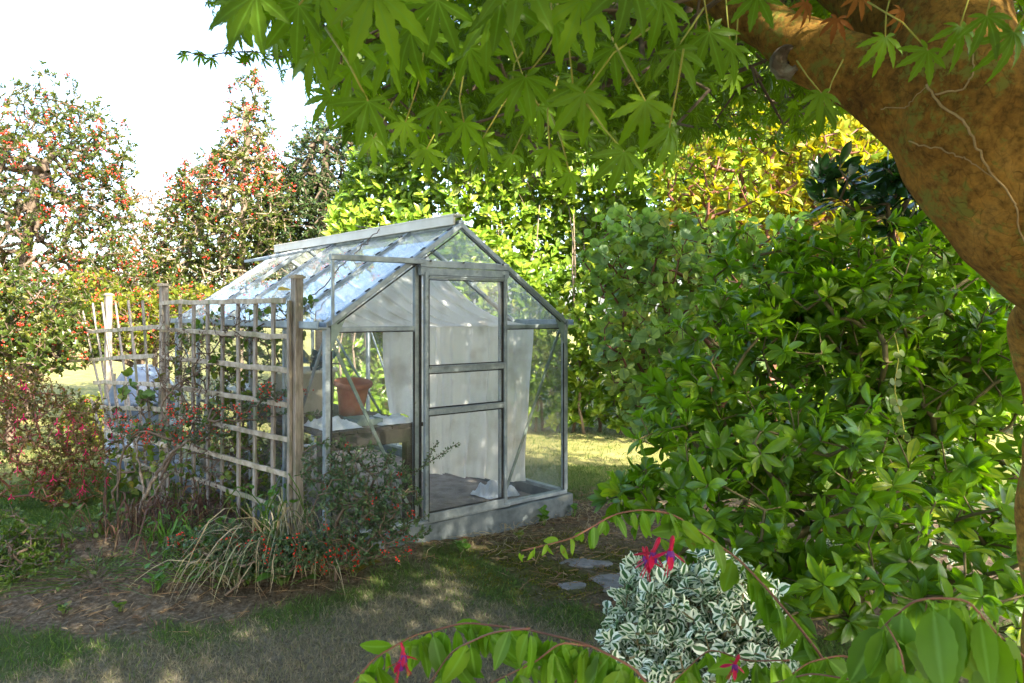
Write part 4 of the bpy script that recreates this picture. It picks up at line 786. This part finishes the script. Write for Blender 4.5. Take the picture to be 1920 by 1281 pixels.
tw = np.array([P(770+k*9, 890-k*6+(k > 6)*0, 4.3) for k in range(11)]); tw2 = np.array([P(795+k*5, 870-k*8, 4.3) for k in range(6)]); m = MB(); m.path(tw, .002, 4); m.path(tw2, .002, 4); m.build('stem', M['twig'], sp); m = MB()
a = np.concatenate([tw, tw2, tw[:-1]*.5+tw[1:]*.5, tw2[:-1]*.5+tw2[1:]*.5]); a = np.repeat(a, 5, 0)+rng.normal(0, .006, (len(a)*5, 3)); m.leaves(T_small, a, rdir(len(a)), rdir(len(a)), .018); m.build('leaves', M['small'], sp, True)
# green and dead tangle behind the trellis
plant('dead_climber', 'tangle of bare grey climber twigs on the trellis round the middle post', 'climber', ground_root(-2.45, 5.55, .5), [(390, 690, 110, 110, 5.3, .15), (330, 660, 60, 90, 5.6, .12), (420, 850, 120, 110, 5.25, .15), (290, 800, 60, 110, 5.9, .15), (480, 600, 80, 50, 5.0, .12)], 1500, T_small, 'redstem', 1, .02, 'twig', r0=.0009, ex=.34, step=.06, jit=.024, mx=.0055, shell=0)
plant('bramble', 'leafy bramble growing up behind the trellis next to the greenhouse wall', 'climber', ground_root(-1.85, 5.2, .3), [(470, 760, 90, 190, 5.35, .15), (400, 880, 120, 110, 5.65, .15), (530, 620, 50, 70, 5.0, .1), (500, 900, 90, 110, 5.25, .15), (590, 880, 40, 120, 4.8, .12), (560, 580, 70, 26, 4.8, .1), (420, 700, 110, 120, 5.75, .15)], 800, T_bram, 'bramble', 4, .042, 'twig', r0=.0014, ex=.4, step=.1, jit=.03, mx=.01, back=.05)
plant('bramble', 'yellow green bramble shoots on the broken trellis beside the water butt', 'climber', ground_root(-3.1, 5.9, .3), [(270, 720, 60, 40, 6.0, .15), (300, 780, 50, 60, 5.8, .15), (250, 860, 60, 60, 6.0, .15)], 60, T_bram, 'bramble', 4, .065, 'twig', r0=.002, ex=.4, step=.1, jit=.03, mx=.01, back=.05)
def branchthing(name, lab, cat, paths, mat='lichenbark'):
    mb = MB()
    for pts, r0, r1 in paths:
        a = np.array([P(*q) for q in pts]); n = len(a); tt = np.linspace(0, n-1, n*5); q = np.stack([np.interp(tt, range(n), a[:, k]) for k in range(3)], -1); q[1:-1] = (q[:-2]+q[1:-1]*2+q[2:])/4+rng.normal(0, .004, (n*5-2, 3)); mb.path(q, np.linspace(r0, r1, n*5)*(1+.12*rng.normal(size=n*5)).clip(.7, 1.4), 8)
    return tag(mb.build(name, M[mat], None, True), lab, cat)
branchthing('dead_branch', 'lichen covered forked dead branch leaning against the trellis foot', 'branch', [([(258, 1000, 4.75), (264, 950, 4.75), (278, 915, 4.72), (300, 880, 4.7), (322, 850, 4.68), (348, 828, 4.66)],   .015, .008), ([(268, 945, 4.75), (290, 930, 4.8), (300, 905, 4.85), (318, 890, 4.9)], .010, .005), ([(270, 930, 4.75), (262, 880, 4.8), (256, 830, 4.85), (262, 790, 4.9)], .009, .004)])
branchthing('dead_branch', 'dark crooked branch lying in front of the middle post', 'branch', [([(300, 900, 5.4), (330, 840, 5.4), (300, 760, 5.5), (330, 720, 5.5), (390, 690, 5.4)], .012, .005), ([(318, 740, 5.5), (290, 690, 5.5), (330, 650, 5.5)], .008, .003)], 'twig')
# strap leaved clumps
def strap(name, lab, c, n, Ln, mat, bias=(0, 0), w=.008, up=1.0, spreadr=.05, cat='plant', ztop=None):
    t = thing(name, lab, cat, (c[0], c[1], float(hgt(c[0], c[1])))); mb = MB(); z0 = float(hgt(c[0], c[1]))
    for _ in range(n):
        a = rng.random()*6.283; d = np.array([math.cos(a)+bias[0], math.sin(a)+bias[1], 0]); L_ = Ln*rng.uniform(.5, 1.15); hgt_ = L_*rng.uniform(.35, .75)*up
        p0 = np.array([c[0], c[1], z0])+np.array([rng.normal(0, spreadr), rng.normal(0, spreadr), 0]); pts = []; r_ = L_*rng.uniform(.4, .8)
        for k in range(8):
            s = k/7; pts.append(p0+d*r_*s+np.array([0, 0, hgt_*(math.sin(math.pi*min(1, s*.95))*.75+.25*s*(1-s)*2)*(1 if s < .5 else 1)]))
        pts = np.array(pts); pts[:, 2] = np.maximum(pts[:, 2], hgt(pts[:, 0], pts[:, 1])+.006+.02*rng.random()); pts[1:] += rng.normal(0, .004, (7, 3))
        tdir = nrm(np.gradient(pts, axis=0)); sd_ = nrm(np.cross(tdir, [0, 0, 1.])+.4*rng.normal(size=3)); wd = w*np.array([.7, 1, 1, 1, .9, .7, .4, .05])[:, None]*rng.uniform(.6, 1.2)
        V = np.concatenate([pts-sd_*wd/2, pts+sd_*wd/2]); f = []
        for k in range(7): f += [[k, k+1, 9+k], [k, 9+k, 8+k]]
        mb.add(V, f, rng.random(), .5)
    mb.build('leaves', M[mat], t, True); return t
strap('iris_clump', 'sprawling clump of withered straw coloured strap leaves on the lawn edge', GP(520, 1100)+[0, .1, 0], 120, .62, 'straw', (-.45, -.35), .009)
strap('iris_clump', 'smaller straw leaf clump by the nearest trellis post', GP(600, 1060)+[0, .1, 0], 50, .42, 'straw', (.3, -.1), .008)
strap('iris_clump', 'pale grassy clump against the front corner of the greenhouse', np.array([-1.12, 4.3, 0]), 45, .5, 'straw', (.2, -.1), .006)
strap('grass_tuft', 'tall green grass tuft in front of the trellis near the post', np.array([-1.45, 4.35, 0]), 14, .8, 'grass', (0, 0), .010, 1.5)
strap('grass_tuft', 'bright green grass tuft at the left part of the bed', GP(320, 1075), 26, .34, 'plantain', (0, 0), .012, 1.4)
strap('withered_stems', 'clump of dark red withered stems in the bed below the trellis', GP(255, 1058)+[0, .15, 0], 170, .26, 'redstem', (0, 0), .010, 1.5, .22)
strap('withered_stems', 'thin scatter of brown stems beside the pale soil patch', GP(330, 1030)+[0, .1, 0], 90, .25, 'redstem', (0, 0), .007, 1.3, .2)
strap('iris_clump', 'long arching straw leaves trailing left from the clump', GP(430, 1120)+[0, .1, 0], 70, .5, 'straw', (-.8, -.2), .008)
strap('hay_strands', 'dry hay strands heaped along the greenhouse plinth', GP(900, 1015), 150, .3, 'straw', (.1, 0), .004, .35, .22)
strap('hay_strands', 'loose dry grass strands near the right end of the plinth', GP(1080, 975), 90, .26, 'straw', (0, 0), .004, .45, .2)
def broad(name, lab, c, n, size, mat='plantain', T=T_broad, cat='plant', el=.6, tall=0., spread=None):
    t = thing(name, lab, cat, (c[0], c[1], float(hgt(c[0], c[1])))); mb = MB(); z0 = float(hgt(c[0], c[1]))+.01; a = rng.random(n)*6.283; d = nrm(np.stack([np.cos(a), np.sin(a), el+.4*rng.random(n)], -1)); p = np.array([c[0], c[1], z0])+rng.normal(0, spread or size*.25, (n, 3))*[1, 1, 0]+np.stack([0*a, 0*a, tall*rng.random(n)], -1)
    mb.leaves(T, p, d, nrm(np.array([0, 0, 1.])+.2*rdir(n)), size*(.6+.6*rng.random(n))); 
    if tall: q_ = np.array([c[0], c[1], 0])+(p-[c[0], c[1], 0])*[.35, .35, 0]; q_[:, 2] = hgt(q_[:, 0], q_[:, 1])-.01; mm = q_*.5+p*.5+np.stack([rng.normal(0, .006, n), rng.normal(0, .006, n), .015+0*a], -1); mb.tubes(q_, mm, .002, .0016, 4); mb.tubes(mm, p, .0016, .0012, 4)
    mb.build('leaves', M[mat], t, True); return t
broad('broadleaf_plant', 'big glossy green leaved plant under the straw clump', GP(510, 1130)+[0, .18, 0], 22, .15, tall=.12)
broad('weed_rosette', 'dull green rosette left of the big leaved plant', GP(655, 1105)+[0, .1, 0], 12, .12, 'bramble', tall=.05)
broad('strawberry_plant', 'light green leafy plant at the foot of the nearest trellis post', GP(520, 1060)+[0, .1, 0], 80, .065, 'plantain', T_bram, tall=.32, spread=.11)
broad('strawberry_plant', 'green leafy plant in the middle of the bed front', GP(400, 1085)+[0, .1, 0], 70, .06, 'plantain', T_bram, tall=.18, spread=.12)
broad('bed_plant', 'thin scatter of low green seedlings over the bare soil', GP(150, 1110)+[0, .15, 0], 160, .035, 'bushy', T_oval, tall=.05, spread=.24)
broad('weed_rosette', 'small green weed between the stems on the left bank', GP(290, 1120), 12, .08, 'plantain', T_oval, tall=.1)
broad('weed_rosette', 'small round leaved weed in front of the plinth near the door', GP(865, 1050), 14, .05, 'plantain', T_round, tall=.05)
broad('weed_rosette', 'leafy weed below the right end of the plinth', GP(1020, 990), 14, .06, 'plantain', T_round, tall=.08)
broad('weed_rosette', 'tiny green weed by the right corner of the plinth', GP(1075, 975), 10, .05, 'plantain', T_round, tall=.06)
for i, (px, py, lb) in enumerate(((700, 1065, 'small seedling on the dark soil left of the lawn curve'), (975, 960+60, 'dull green weed in the hay along the plinth'), (225, 1150, 'creeping weed on the bare soil near the lawn edge'), (120, 1155, 'creeping weed on the bare soil at far left'))):
    broad('weed_rosette', lb, GP(px, py), 12, .04, 'bramble', T_round, tall=.03)

for i, (px, py, n_, sz, mt_, tp, lb) in enumerate(((350, 1110, 26, .09, 'plantain', T_bram, 'leafy seedling patch at the front edge of the bed'), (440, 1115, 24, .08, 'bushy', T_oval, 'dense low herb patch just left of the big leaved plant'), (300, 1060, 20, .10, 'plantain', T_oval, 'upright green dock leaves between the brown stems'), (180, 1060, 22, .07, 'bushy', T_bram, 'low green groundcover beside the azalea shrub'), (610, 1100, 22, .08, 'bramble', T_bram, 'yellowing strawberry leaves right of the straw clump'))):
    broad('bed_plant', lb, GP(px, py)+[0, .12, 0], n_*4, sz*.62, mt_, tp, tall=.17, spread=.12)

# ================================================================ MAPLE
mt = thing('maple_tree', 'large Japanese maple with a leaning trunk overhanging from the right', 'tree', (1.55, 1.25, 0))
def limb_obj(name, paths, mat, voxel=.011):
    mb = MB()
    for pts, rr in paths:
        a = np.array(pts, float); n = len(a); rr = np.array(rr, float); tt = np.linspace(0, n-1, (n-1)*6+1)
        def cr(A_): 
            out = []
            for t in tt:
                i = min(int(t), n-2); u = t-i; p0, p1, p2, p3 = A_[max(i-1, 0)], A_[i], A_[i+1], A_[min(i+2, n-1)]; out.append(.5*((2*p1)+(-p0+p2)*u+(2*p0-5*p1+4*p2-p3)*u*u+(-p0+3*p1-3*p2+p3)*u**3))
            return np.array(out)
        mb.path(cr(a), cr(rr), 20)
    o = mb.build(name, M[mat], None, True); md = o.modifiers.new('r', 'REMESH'); md.mode = 'VOXEL'; md.voxel_size = voxel; md.use_smooth_shade = True
    sm = o.modifiers.new('s', 'SMOOTH'); sm.iterations = 6; sm.factor = .6
    dg = bpy.context.evaluated_depsgraph_get(); me = bpy.data.meshes.new_from_object(o.evaluated_get(dg)); o.modifiers.clear(); o.data = me
    k = len(me.vertices); co = np.empty(k*3, np.float32); me.vertices.foreach_get('co', co); co = co.reshape(-1, 3); nn = np.empty(k*3, np.float32); me.vertices.foreach_get('normal', nn); nn = nn.reshape(-1, 3)
    dsp = np.array([mnoise.noise(Vector(c*5))*.016+mnoise.noise(Vector(c*14))*.006 for c in co]); co = co+nn*dsp[:, None]-np.array(mt.location, np.float32); me.vertices.foreach_set('co', co.astype(np.float32).ravel())
    me.polygons.foreach_set('use_smooth', np.full(len(me.polygons), True)); me.update()
    o.parent = mt; return o
trunk = limb_obj('trunk', [
    ([(1.75, 1.35, -.1), (1.62, 1.33, .5), (1.45, 1.32, 1.05), P(2130, 560, 1.33), P(1960, 390, 1.32), P(1830, 230, 1.32), P(1790, 80, 1.34), P(1800, -90, 1.4), P(1830, -330, 1.5)], [.26, .20, .17, .155, .15, .145, .10, .085, .07]),
    ([P(1900, 300, 1.33), P(1740, 215, 1.36), P(1620, 150, 1.42), P(1500, 90, 1.52), P(1400, 20, 1.62), P(1280, -30, 1.75), P(1100, -110, 2.0), P(900, -200, 2.3)], [.12, .092, .066, .054, .046, .040, .034, .026]),
    ([P(1850, 200, 1.45), P(1700, 60, 1.65), P(1560, -60, 1.9), P(1400, -200, 2.2)], [.12, .085, .07, .05]),
], 'bark')
limb_obj('stem', [([(1.62, 2.2, -.1), P(1965, 1250, 2.15), P(1950, 1080, 2.1), P(1935, 960, 2.08), P(1952, 860, 2.05), P(1955, 740, 2.0), P(1938, 620, 1.95), P(1990, 520, 1.7), P(2010, 430, 1.5)], [.075, .06, .055, .05, .046, .048, .055, .07, .09])], 'bark', .009)
knot = MB(); kc = P(1478, 112, 1.475); ax = np.array([nrm(np.array([-.3, -1, -.2]))]); zz = ax[0]; xx = nrm(np.cross(zz, [0, 0, 1.])); yy = np.cross(zz, xx); Mx = np.stack([xx, yy, zz], 1)
knot.ngon_lathe([(.034, -.04), (.032, -.01), (.027, .004), (.018, .000), (.012, -.008), (0, -.012)], kc, 18, axis=Mx); knot.v = [v+rng.normal(0, .0022, v.shape) for v in knot.v]; knot.build('branch_stub', M['lichenbark'], mt, True)
from mathutils.bvhtree import BVHTree
TB = BVHTree.FromPolygons([v.co.copy() for v in trunk.data.vertices], [tuple(p.vertices) for p in trunk.data.polygons])
def vine(lab, pts, r):
    a = np.array([P(*q) for q in pts]); n = len(a); tt = np.linspace(0, n-1, n*6); q = np.stack([np.interp(tt, range(n), a[:, k]) for k in range(3)], -1); q[1:-1] += rng.normal(0, .0012, (n*6-2, 3)); q[1:-1] = (q[:-2]+2*q[1:-1]+q[2:])/4
    for i_ in range(len(q)):
        h_ = TB.find_nearest(Vector(q[i_])-mt.location)
        if h_[0] is not None: q[i_] = np.array(h_[0]+mt.location+h_[1]*r*.8)
    mb = MB(); mb.path(q, np.linspace(r, r*.6, n*6), 6); o = mb.build('vine_stem', M['vine'], None, True); tag(o, lab, 'vine', 'dry vine stems on the maple trunk'); return o
vine('longest dry vine stem running down the middle of the maple trunk', [(1720, 150, 1.24), (1750, 200, 1.175), (1790, 250, 1.15), (1812, 300, 1.14), (1820, 350, 1.14), (1860, 400, 1.14), (1885, 460, 1.14), (1925, 560, 1.14)], .0022)
vine('pale dry vine stem along the lower edge of the maple trunk', [(1630, 285, 1.30), (1680, 315, 1.20), (1730, 335, 1.165), (1790, 355, 1.15), (1850, 380, 1.145)], .0014)
vine('short dry vine stem crossing the maple fork', [(1740, 170, 1.22), (1790, 150, 1.16), (1825, 110, 1.17), (1830, 80, 1.2)], .0018)
vine('thin dry vine stem slanting over the green patch of bark', [(1598, 220, 1.30), (1650, 195, 1.27), (1705, 150, 1.23)], .0011)
# canopy -------------------------------------------------------------
ENV = [(-4000, -900), (-600, -500), (200, -200), (360, -40), (395, 20), (470, 60), (545, 150), (600, 170), (650, 260), (760, 300), (860, 320), (960, 330), (1040, 345), (1110, 330), (1200, 340), (1300, 290), (1450, 280), (1560, 240), (1600, 160), (1650, 110), (1760, 60), (1920, 90), (2300, 100), (6000, 0)]
def ok(Q, marg=0):
    px, py = proj(Q); infr = (Q[:, 1] > .15); e = pw(px, ENV); e = e+28*np.sin(px/47+Q[:, 1]*3)+22*np.sin(px/19+1.3+Q[:, 1]*5)-12
    size = .09/np.maximum(Q[:, 1], .1)*F
    lim = (px > 1330) & (px < 2000) & (py > -40) & (Q[:, 1] < 1.9)
    return (~infr) | ((py+size*.55 < e+marg) & ~lim)
def canopy_targets():
    n = 26000; c = np.array([1.2, .6, 3.6]); d = rdir(n); r = rng.random(n)**(1/3); Q = c+d*r[:, None]*np.array([4.4, 4.5, 2.0])
    Q = Q[Q[:, 2] > 1.75]; Q = Q[ok(Q)]; far = np.linalg.norm(Q-[0, 0, H], axis=1) > .75
    return Q[far]
Q = canopy_targets()
# in-frame density: extra tips just above the visible hem of the crown
def hem(n, dlo, dhi, band):
    px = rng.uniform(380, 1980, n*4); e = pw(px, ENV); d = rng.uniform(dlo, dhi, n*4); py = e-rng.random(n*4)**1.3*band-40
    q = np.stack([(px-CX)/F*d, d, H-(py-HY)/F*d], -1); q = q[ok(q, 25) & (q[:, 2] > 1.6)]; return q[:n]
base = Q[rng.choice(len(Q), min(1400, len(Q)), replace=False)]
hm = np.concatenate([hem(300, 1.3, 2.4, 330), hem(860, 2.4, 4.6, 330)])
T = np.concatenate([base, hm])
root = [np.array(p) for p in ((1.75, 1.35, 0), (1.3, 1.33, 1.5), tuple(P(1830, 230, 1.36)), tuple(P(1740, 215, 1.4)), tuple(P(1500, 90, 1.56)), tuple(P(1400, 20, 1.66)), tuple(P(1280, -30, 1.8)), tuple(P(1100, -110, 2.05)), tuple(P(900, -200, 2.35)))]
rt = [np.array(root[3])]+[np.array(p) for p in root[4:]]
Pn, par, tips = skel(rt, T, .22, .03); rr = radii(par, tips, .0022, .42, .028); rr[:len(rt)] = .02
rr = np.minimum(rr, .004+.006*np.maximum(0, Pn[:, 1]-.6)+(Pn[:, 2] > 2.4)*.02)
vis = proj(Pn); mb = MB(); keep = np.ones(len(par), bool)
i = np.where(par >= 0)[0]; a = Pn[par[i]]; b = Pn[i]; mid = (a+b)/2
px, py = proj(mid); bad = (mid[:, 1] > .1) & (py > pw(px, ENV)-10) | (np.linalg.norm(mid-[0, 0, H], axis=1) < .8)
i = i[~bad]; mb.tubes(Pn[par[i]], Pn[i], np.minimum(rr[par[i]], rr[i]*1.3), rr[i], 5); mb.build('branches', M['twig'], mt, True)
lv = MB(); TP = Pn[tips]; k = 8
dist = np.linalg.norm(TP-[0, 0, H], axis=1)
def leaf_batch(C, k, near, lo=.065, hi=.10, sp=.13):
    n = len(C); c = np.repeat(C, k, 0)+rng.normal(0, sp, (n*k, 3))*[1, 1, .6]
    c = c[ok(c, 18)]; dc = np.linalg.norm(c-[0, 0, H], axis=1); pxc, pyc = proj(c); c = c[(dc > 1.05) | ((dc > .62) & ((c[:, 1] < .2) | (pyc < -60)))]; n = len(c)
    d = nrm(np.stack([rng.normal(0, .6, n), rng.normal(-.12, .6, n), -.8+rng.normal(0, .4, n)], -1)); out = nrm(np.stack([rng.normal(0, .8, n), rng.normal(-.35, .8, n), .6+0*d[:, 0]], -1))
    g_ = rng.integers(0, len(TM_near if near else TM_far), n); s = rng.uniform(lo*.7, hi, n)*.56; rd = rng.random(n)**1.4*.8  # tone kept low: shade inside the crown is put into leaf colour
    for q in range(len(TM_near if near else TM_far)):
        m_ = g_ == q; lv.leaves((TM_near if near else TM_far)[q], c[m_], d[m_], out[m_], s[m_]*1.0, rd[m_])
    return c, d
inview = (TP[:, 1] > .3) & (np.abs(TP[:, 0]/np.maximum(TP[:, 1], .1)) < .85)
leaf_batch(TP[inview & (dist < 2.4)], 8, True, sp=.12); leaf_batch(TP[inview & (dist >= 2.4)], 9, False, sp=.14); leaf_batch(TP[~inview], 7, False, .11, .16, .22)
ex = canopy_targets(); ex = ex[(ex[:, 2] > 2.9) | (ex[:, 1] < .1)]; ex = ex[rng.choice(len(ex), min(5200, len(ex)), replace=False)]; leaf_batch(ex, 8, False, .12, .19, .2)  # extra leaves, mostly out of view, added to block sun and deepen shade
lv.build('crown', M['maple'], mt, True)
# hand placed leaves close to the camera: (px, py of leaf base, depth, size px of centre lobe, tilt deg)
NL = [(820, 0, .75, 150, 10), (700, -20, .7, 190, -15), (1090, 0, .72, 160, 5), (1180, -40, .7, 150, 10), (980, -60, .7, 190, 5), (1075, 165, .82, 120, 10), (985, 145, .85, 120, -8), (960, 160, .9, 100, 12), (1095, 175, .8, 130, 6), (1210, 190, .78, 120, -10), (1265, 95, .8, 110, -30), (1170, 285, .76, 105, 5), (1030, 280, .85, 75, 0), (1068, 325, .9, 75, 4), (1255, 240, .78, 115, -25), (690, 190, .72, 130, 5), (640, 60, .8, 120, -25), (560, 10, .75, 150, 35), (480, -10, .72, 170, 40), (450, 0, .8, 120, 30), (590, 100, .85, 110, 30), (770, 60, .8, 130, 0), (730, 90, .85, 110, 10), (880, 90, .85, 120, -5), (920, 30, .8, 130, 10), (1330, 60, .85, 110, -20), (1370, 90, 1.0, 80, 0), (820, 200, 1.0, 90, 8), (870, 230, 1.0, 90, -6), (760, 230, 1.0, 80, 5), (620, 180, .95, 90, 35), (1150, 90, .85, 110, 0), (1040, 40, .8, 120, -10), (1375, 140, 1.1, 60, 0), (1740, 95, .9, 90, 25), (1660, 70, .95, 80, 10), (1850, 30, .85, 100, -5), (1800, 50, .9, 90, 5), (1900, 60, .85, 110, -8), (1540, 175, 1.1, 70, 0), (1545, 200, 1.15, 75, 5), (520, 60, .9, 90, 40), (660, 130, .9, 100, 20), (1010, 200, 1.0, 85, 0), (905, 260, 1.1, 80, 5), (800, 280, 1.15, 75, -5), (940, 0, .75, 150, -8), (600, -20, .75, 150, 15), (1240, 0, .8, 120, 0), (1420, -10, .9, 100, 10), (700, 260, 1.2, 70, 10), (960, 290, 1.2, 65, 0)]
nl = MB(); pt = MB()
for px, py, d, spx, tl in NL:
    p = P(px, py, d); s = spx/F*d*.74; a = R(tl+rng.normal(0, 6)); dd = nrm(np.array([-math.sin(a), rng.normal(-.05, .15), -math.cos(a)])); nn_ = nrm(np.array([rng.normal(0, .3), -1, rng.uniform(.1, .6)])); nl.leaves(TM_near[rng.integers(0, 5)], [p], dd, nn_, s, [rng.uniform(.6, 1)])  # lighter leaf colour stands in for more light than on the darkened crown
    up = p+np.array([rng.normal(.02, .03), rng.uniform(.0, .06), rng.uniform(.05, .10)]); md = (p+up)/2+rng.normal(0, .003, 3); pt.path([p, md, up], [.0010, .0010, .0013], 5)
nl.build('foreground_leaves', M['maple'], mt, True); pt.build('petioles', M['petiole'], mt, True)['kind'] = 'stuff'
dl = MB(); dl.leaves(TM_near[3], [P(1510, 5, 1.25), P(1570, 35, 1.25), P(1610, -10, 1.2), P(1690, 20, 1.25)], [[.1, 0, -1], [-.4, 0, -1], [.3, 0, -1], [0, 0, -1]], [[.5, -1, 0], [-.5, -1, .2], [0, -1, 0], [.7, -1, 0]], .04); dl.build('withered_leaves', M['mapledead'], mt, True)
# sprig of small maple leaves against the sky
s_ = MB(); pts = [P(350+k*24, 98+6*math.sin(k)+(k > 3)*4, 2.2) for k in range(10)]; s_.path(pts, .0018, 5); s_.build('twig', M['twig'], mt); s_ = MB()
for k, p in enumerate(pts[:-1]):
    for q in range(2): s_.leaves(TM_near[rng.integers(0, 5)], [p+rng.normal(0, .012, 3)], nrm(np.array([-.6*(k == 0)+rng.normal(0, .4), rng.normal(0, .5), (-1)**q*.8])), nrm(np.array([rng.normal(0, .6), -1, .3])), .034)
s_.build('sprig_leaves', M['maple'], mt, True)

# ================================================================ FOREGROUND FUCHSIA
ff = thing('fuchsia_shrub', 'foreground fuchsia with arching red stems, serrated green leaves and hanging red flowers', 'shrub', (.45, .85, 0))
ST = [([(655, 1290), (700, 1235), (773, 1192), (873, 1167), (927, 1173), (987, 1180), (1073, 1200), (1113, 1213), (1190, 1253), (1250, 1330)], .78, 95, .0019),
      ([(800, 1290), (847, 1220), (923, 1185), (993, 1178)], .76, 110, .0016), ([(900, 1290), (1007, 1240), (1050, 1203), (1110, 1213)], .80, 90, .0014),
      ([(978, 1033), (1073, 1010), (1107, 990), (1153, 963), (1207, 955), (1260, 963), (1297, 986), (1387, 1050), (1440, 1106), (1485, 1159), (1537, 1226), (1590, 1320)], 1.0, 75, .0022),
      ([(1440, 1300), (1515, 1241), (1590, 1226), (1640, 1290)], .85, 80, .0016), ([(1590, 1300), (1605, 1241), (1661, 1170), (1714, 1125), (1762, 1121), (1815, 1125), (1870, 1190), (1930, 1240)], .62, 165, .0018),
      ([(1661, 1170), (1690, 1220), (1700, 1290)], .62, 120, .0015), ([(1740, 1122), (1730, 1170), (1790, 1210), (1850, 1290)], .66, 140, .0013), ([(1250, 1290), (1330, 1215), (1400, 1240), (1480, 1238)], .85, 80, .0013), ([(1420, 1290), (1520, 1262), (1600, 1275), (1700, 1300)], .75, 100, .0015)]
ls = MB(); sm_ = MB(); ti = 0
for pts, d, spx, r in ST:
    a = np.array(pts, float); n = len(a); sl = np.concatenate([[0], np.cumsum(np.linalg.norm(np.diff(a, axis=0), axis=1))]); tt = np.linspace(0, sl[-1], int(sl[-1]/12)); q2 = np.stack([np.interp(tt, sl, a[:, k]) for k in (0, 1)], -1)
    for _ in range(2): q2[1:-1] = (q2[:-2]+2*q2[1:-1]+q2[2:])/4
    dd = d+.06*np.sin(tt/130+ti); q3 = np.array([P(x, y, e) for (x, y), e in zip(q2, dd)]); sm_.path(q3, np.linspace(r*.3 if pts[0] == (978, 1033) else r*.5, r*.72, len(q3))*d/.78, 7); ti += 1.7
    stp = max(2, int(spx*.34/12))
    for j in range(0, len(q3), stp):
        if q2[j][1] > 1310: continue
        tipf = 1.0
        if pts[0] == (978, 1033): tipf = float(np.interp(tt[j], [0, 100, 250, 400], [.3, .45, .8, 1.15]))
        nleaf = 2 if tipf < .7 else rng.integers(2, 4)
        for s in range(nleaf):
            L_ = spx*rng.uniform(.6, 1.08)/F*d*tipf; dn = nrm(np.array([rng.normal(0, .28)+(s-.5)*.35, rng.normal(0, .35), -1+.25*rng.random()])); 
            if rng.random() < .07 and spx < 110: dn = nrm(np.array([rng.choice([-1, 1]), rng.normal(0, .4), -.15]))
            nn_ = nrm(np.array([rng.normal(0, 1.0), -1, rng.uniform(-.2, 1.)])); ls.leaves(T_fuch if rng.random() < .6 else T_fuch2, [q3[j]+rng.normal(0, .002, 3)], dn, nn_, L_, [rng.random()*.8 if tipf > .5 else 1.], wid=rng.uniform(.7, .95))
sm_.build('stems', M['redtwig'], ff, True); ls.build('foliage', M['fuchsia'], ff, True)
bs = MB()
for e in ((1250, 1330, .80), (1590, 1320, 1.02), (1700, 1300, .66), (1850, 1290, .66), (1600, 1300, .62), (1300, 1310, .85)):
    p = P(*e); b = np.array([.5+rng.normal(0, .06), .95+rng.normal(0, .06), 0]); bs.path([b, b+[0, 0, .4]+rng.normal(0, .03, 3), (b+p)/2+[0, 0, .22]+rng.normal(0, .03, 3), p], [.008, .007, .005, .0025], 7)
bs.build('base_stems', M['redtwig'], ff, True)
for px, py, d, L_ in ((1262, 1005, 1.0, .055), (1237, 1008, 1.02, .055), (1212, 1025, 1.05, .045), (757, 1212, .80, .036), (1100, 1243, .78, .045), (1386, 1228, .85, .035), (752, 1205, .78, .03), (1205, 1025, 1.1, .035)):
    flower_parts(ff, P(px, py, d), L_); 
print('objects', len(bpy.data.objects), 'tris', sum(len(o.data.polygons) for o in bpy.data.objects if o.type == 'MESH'))
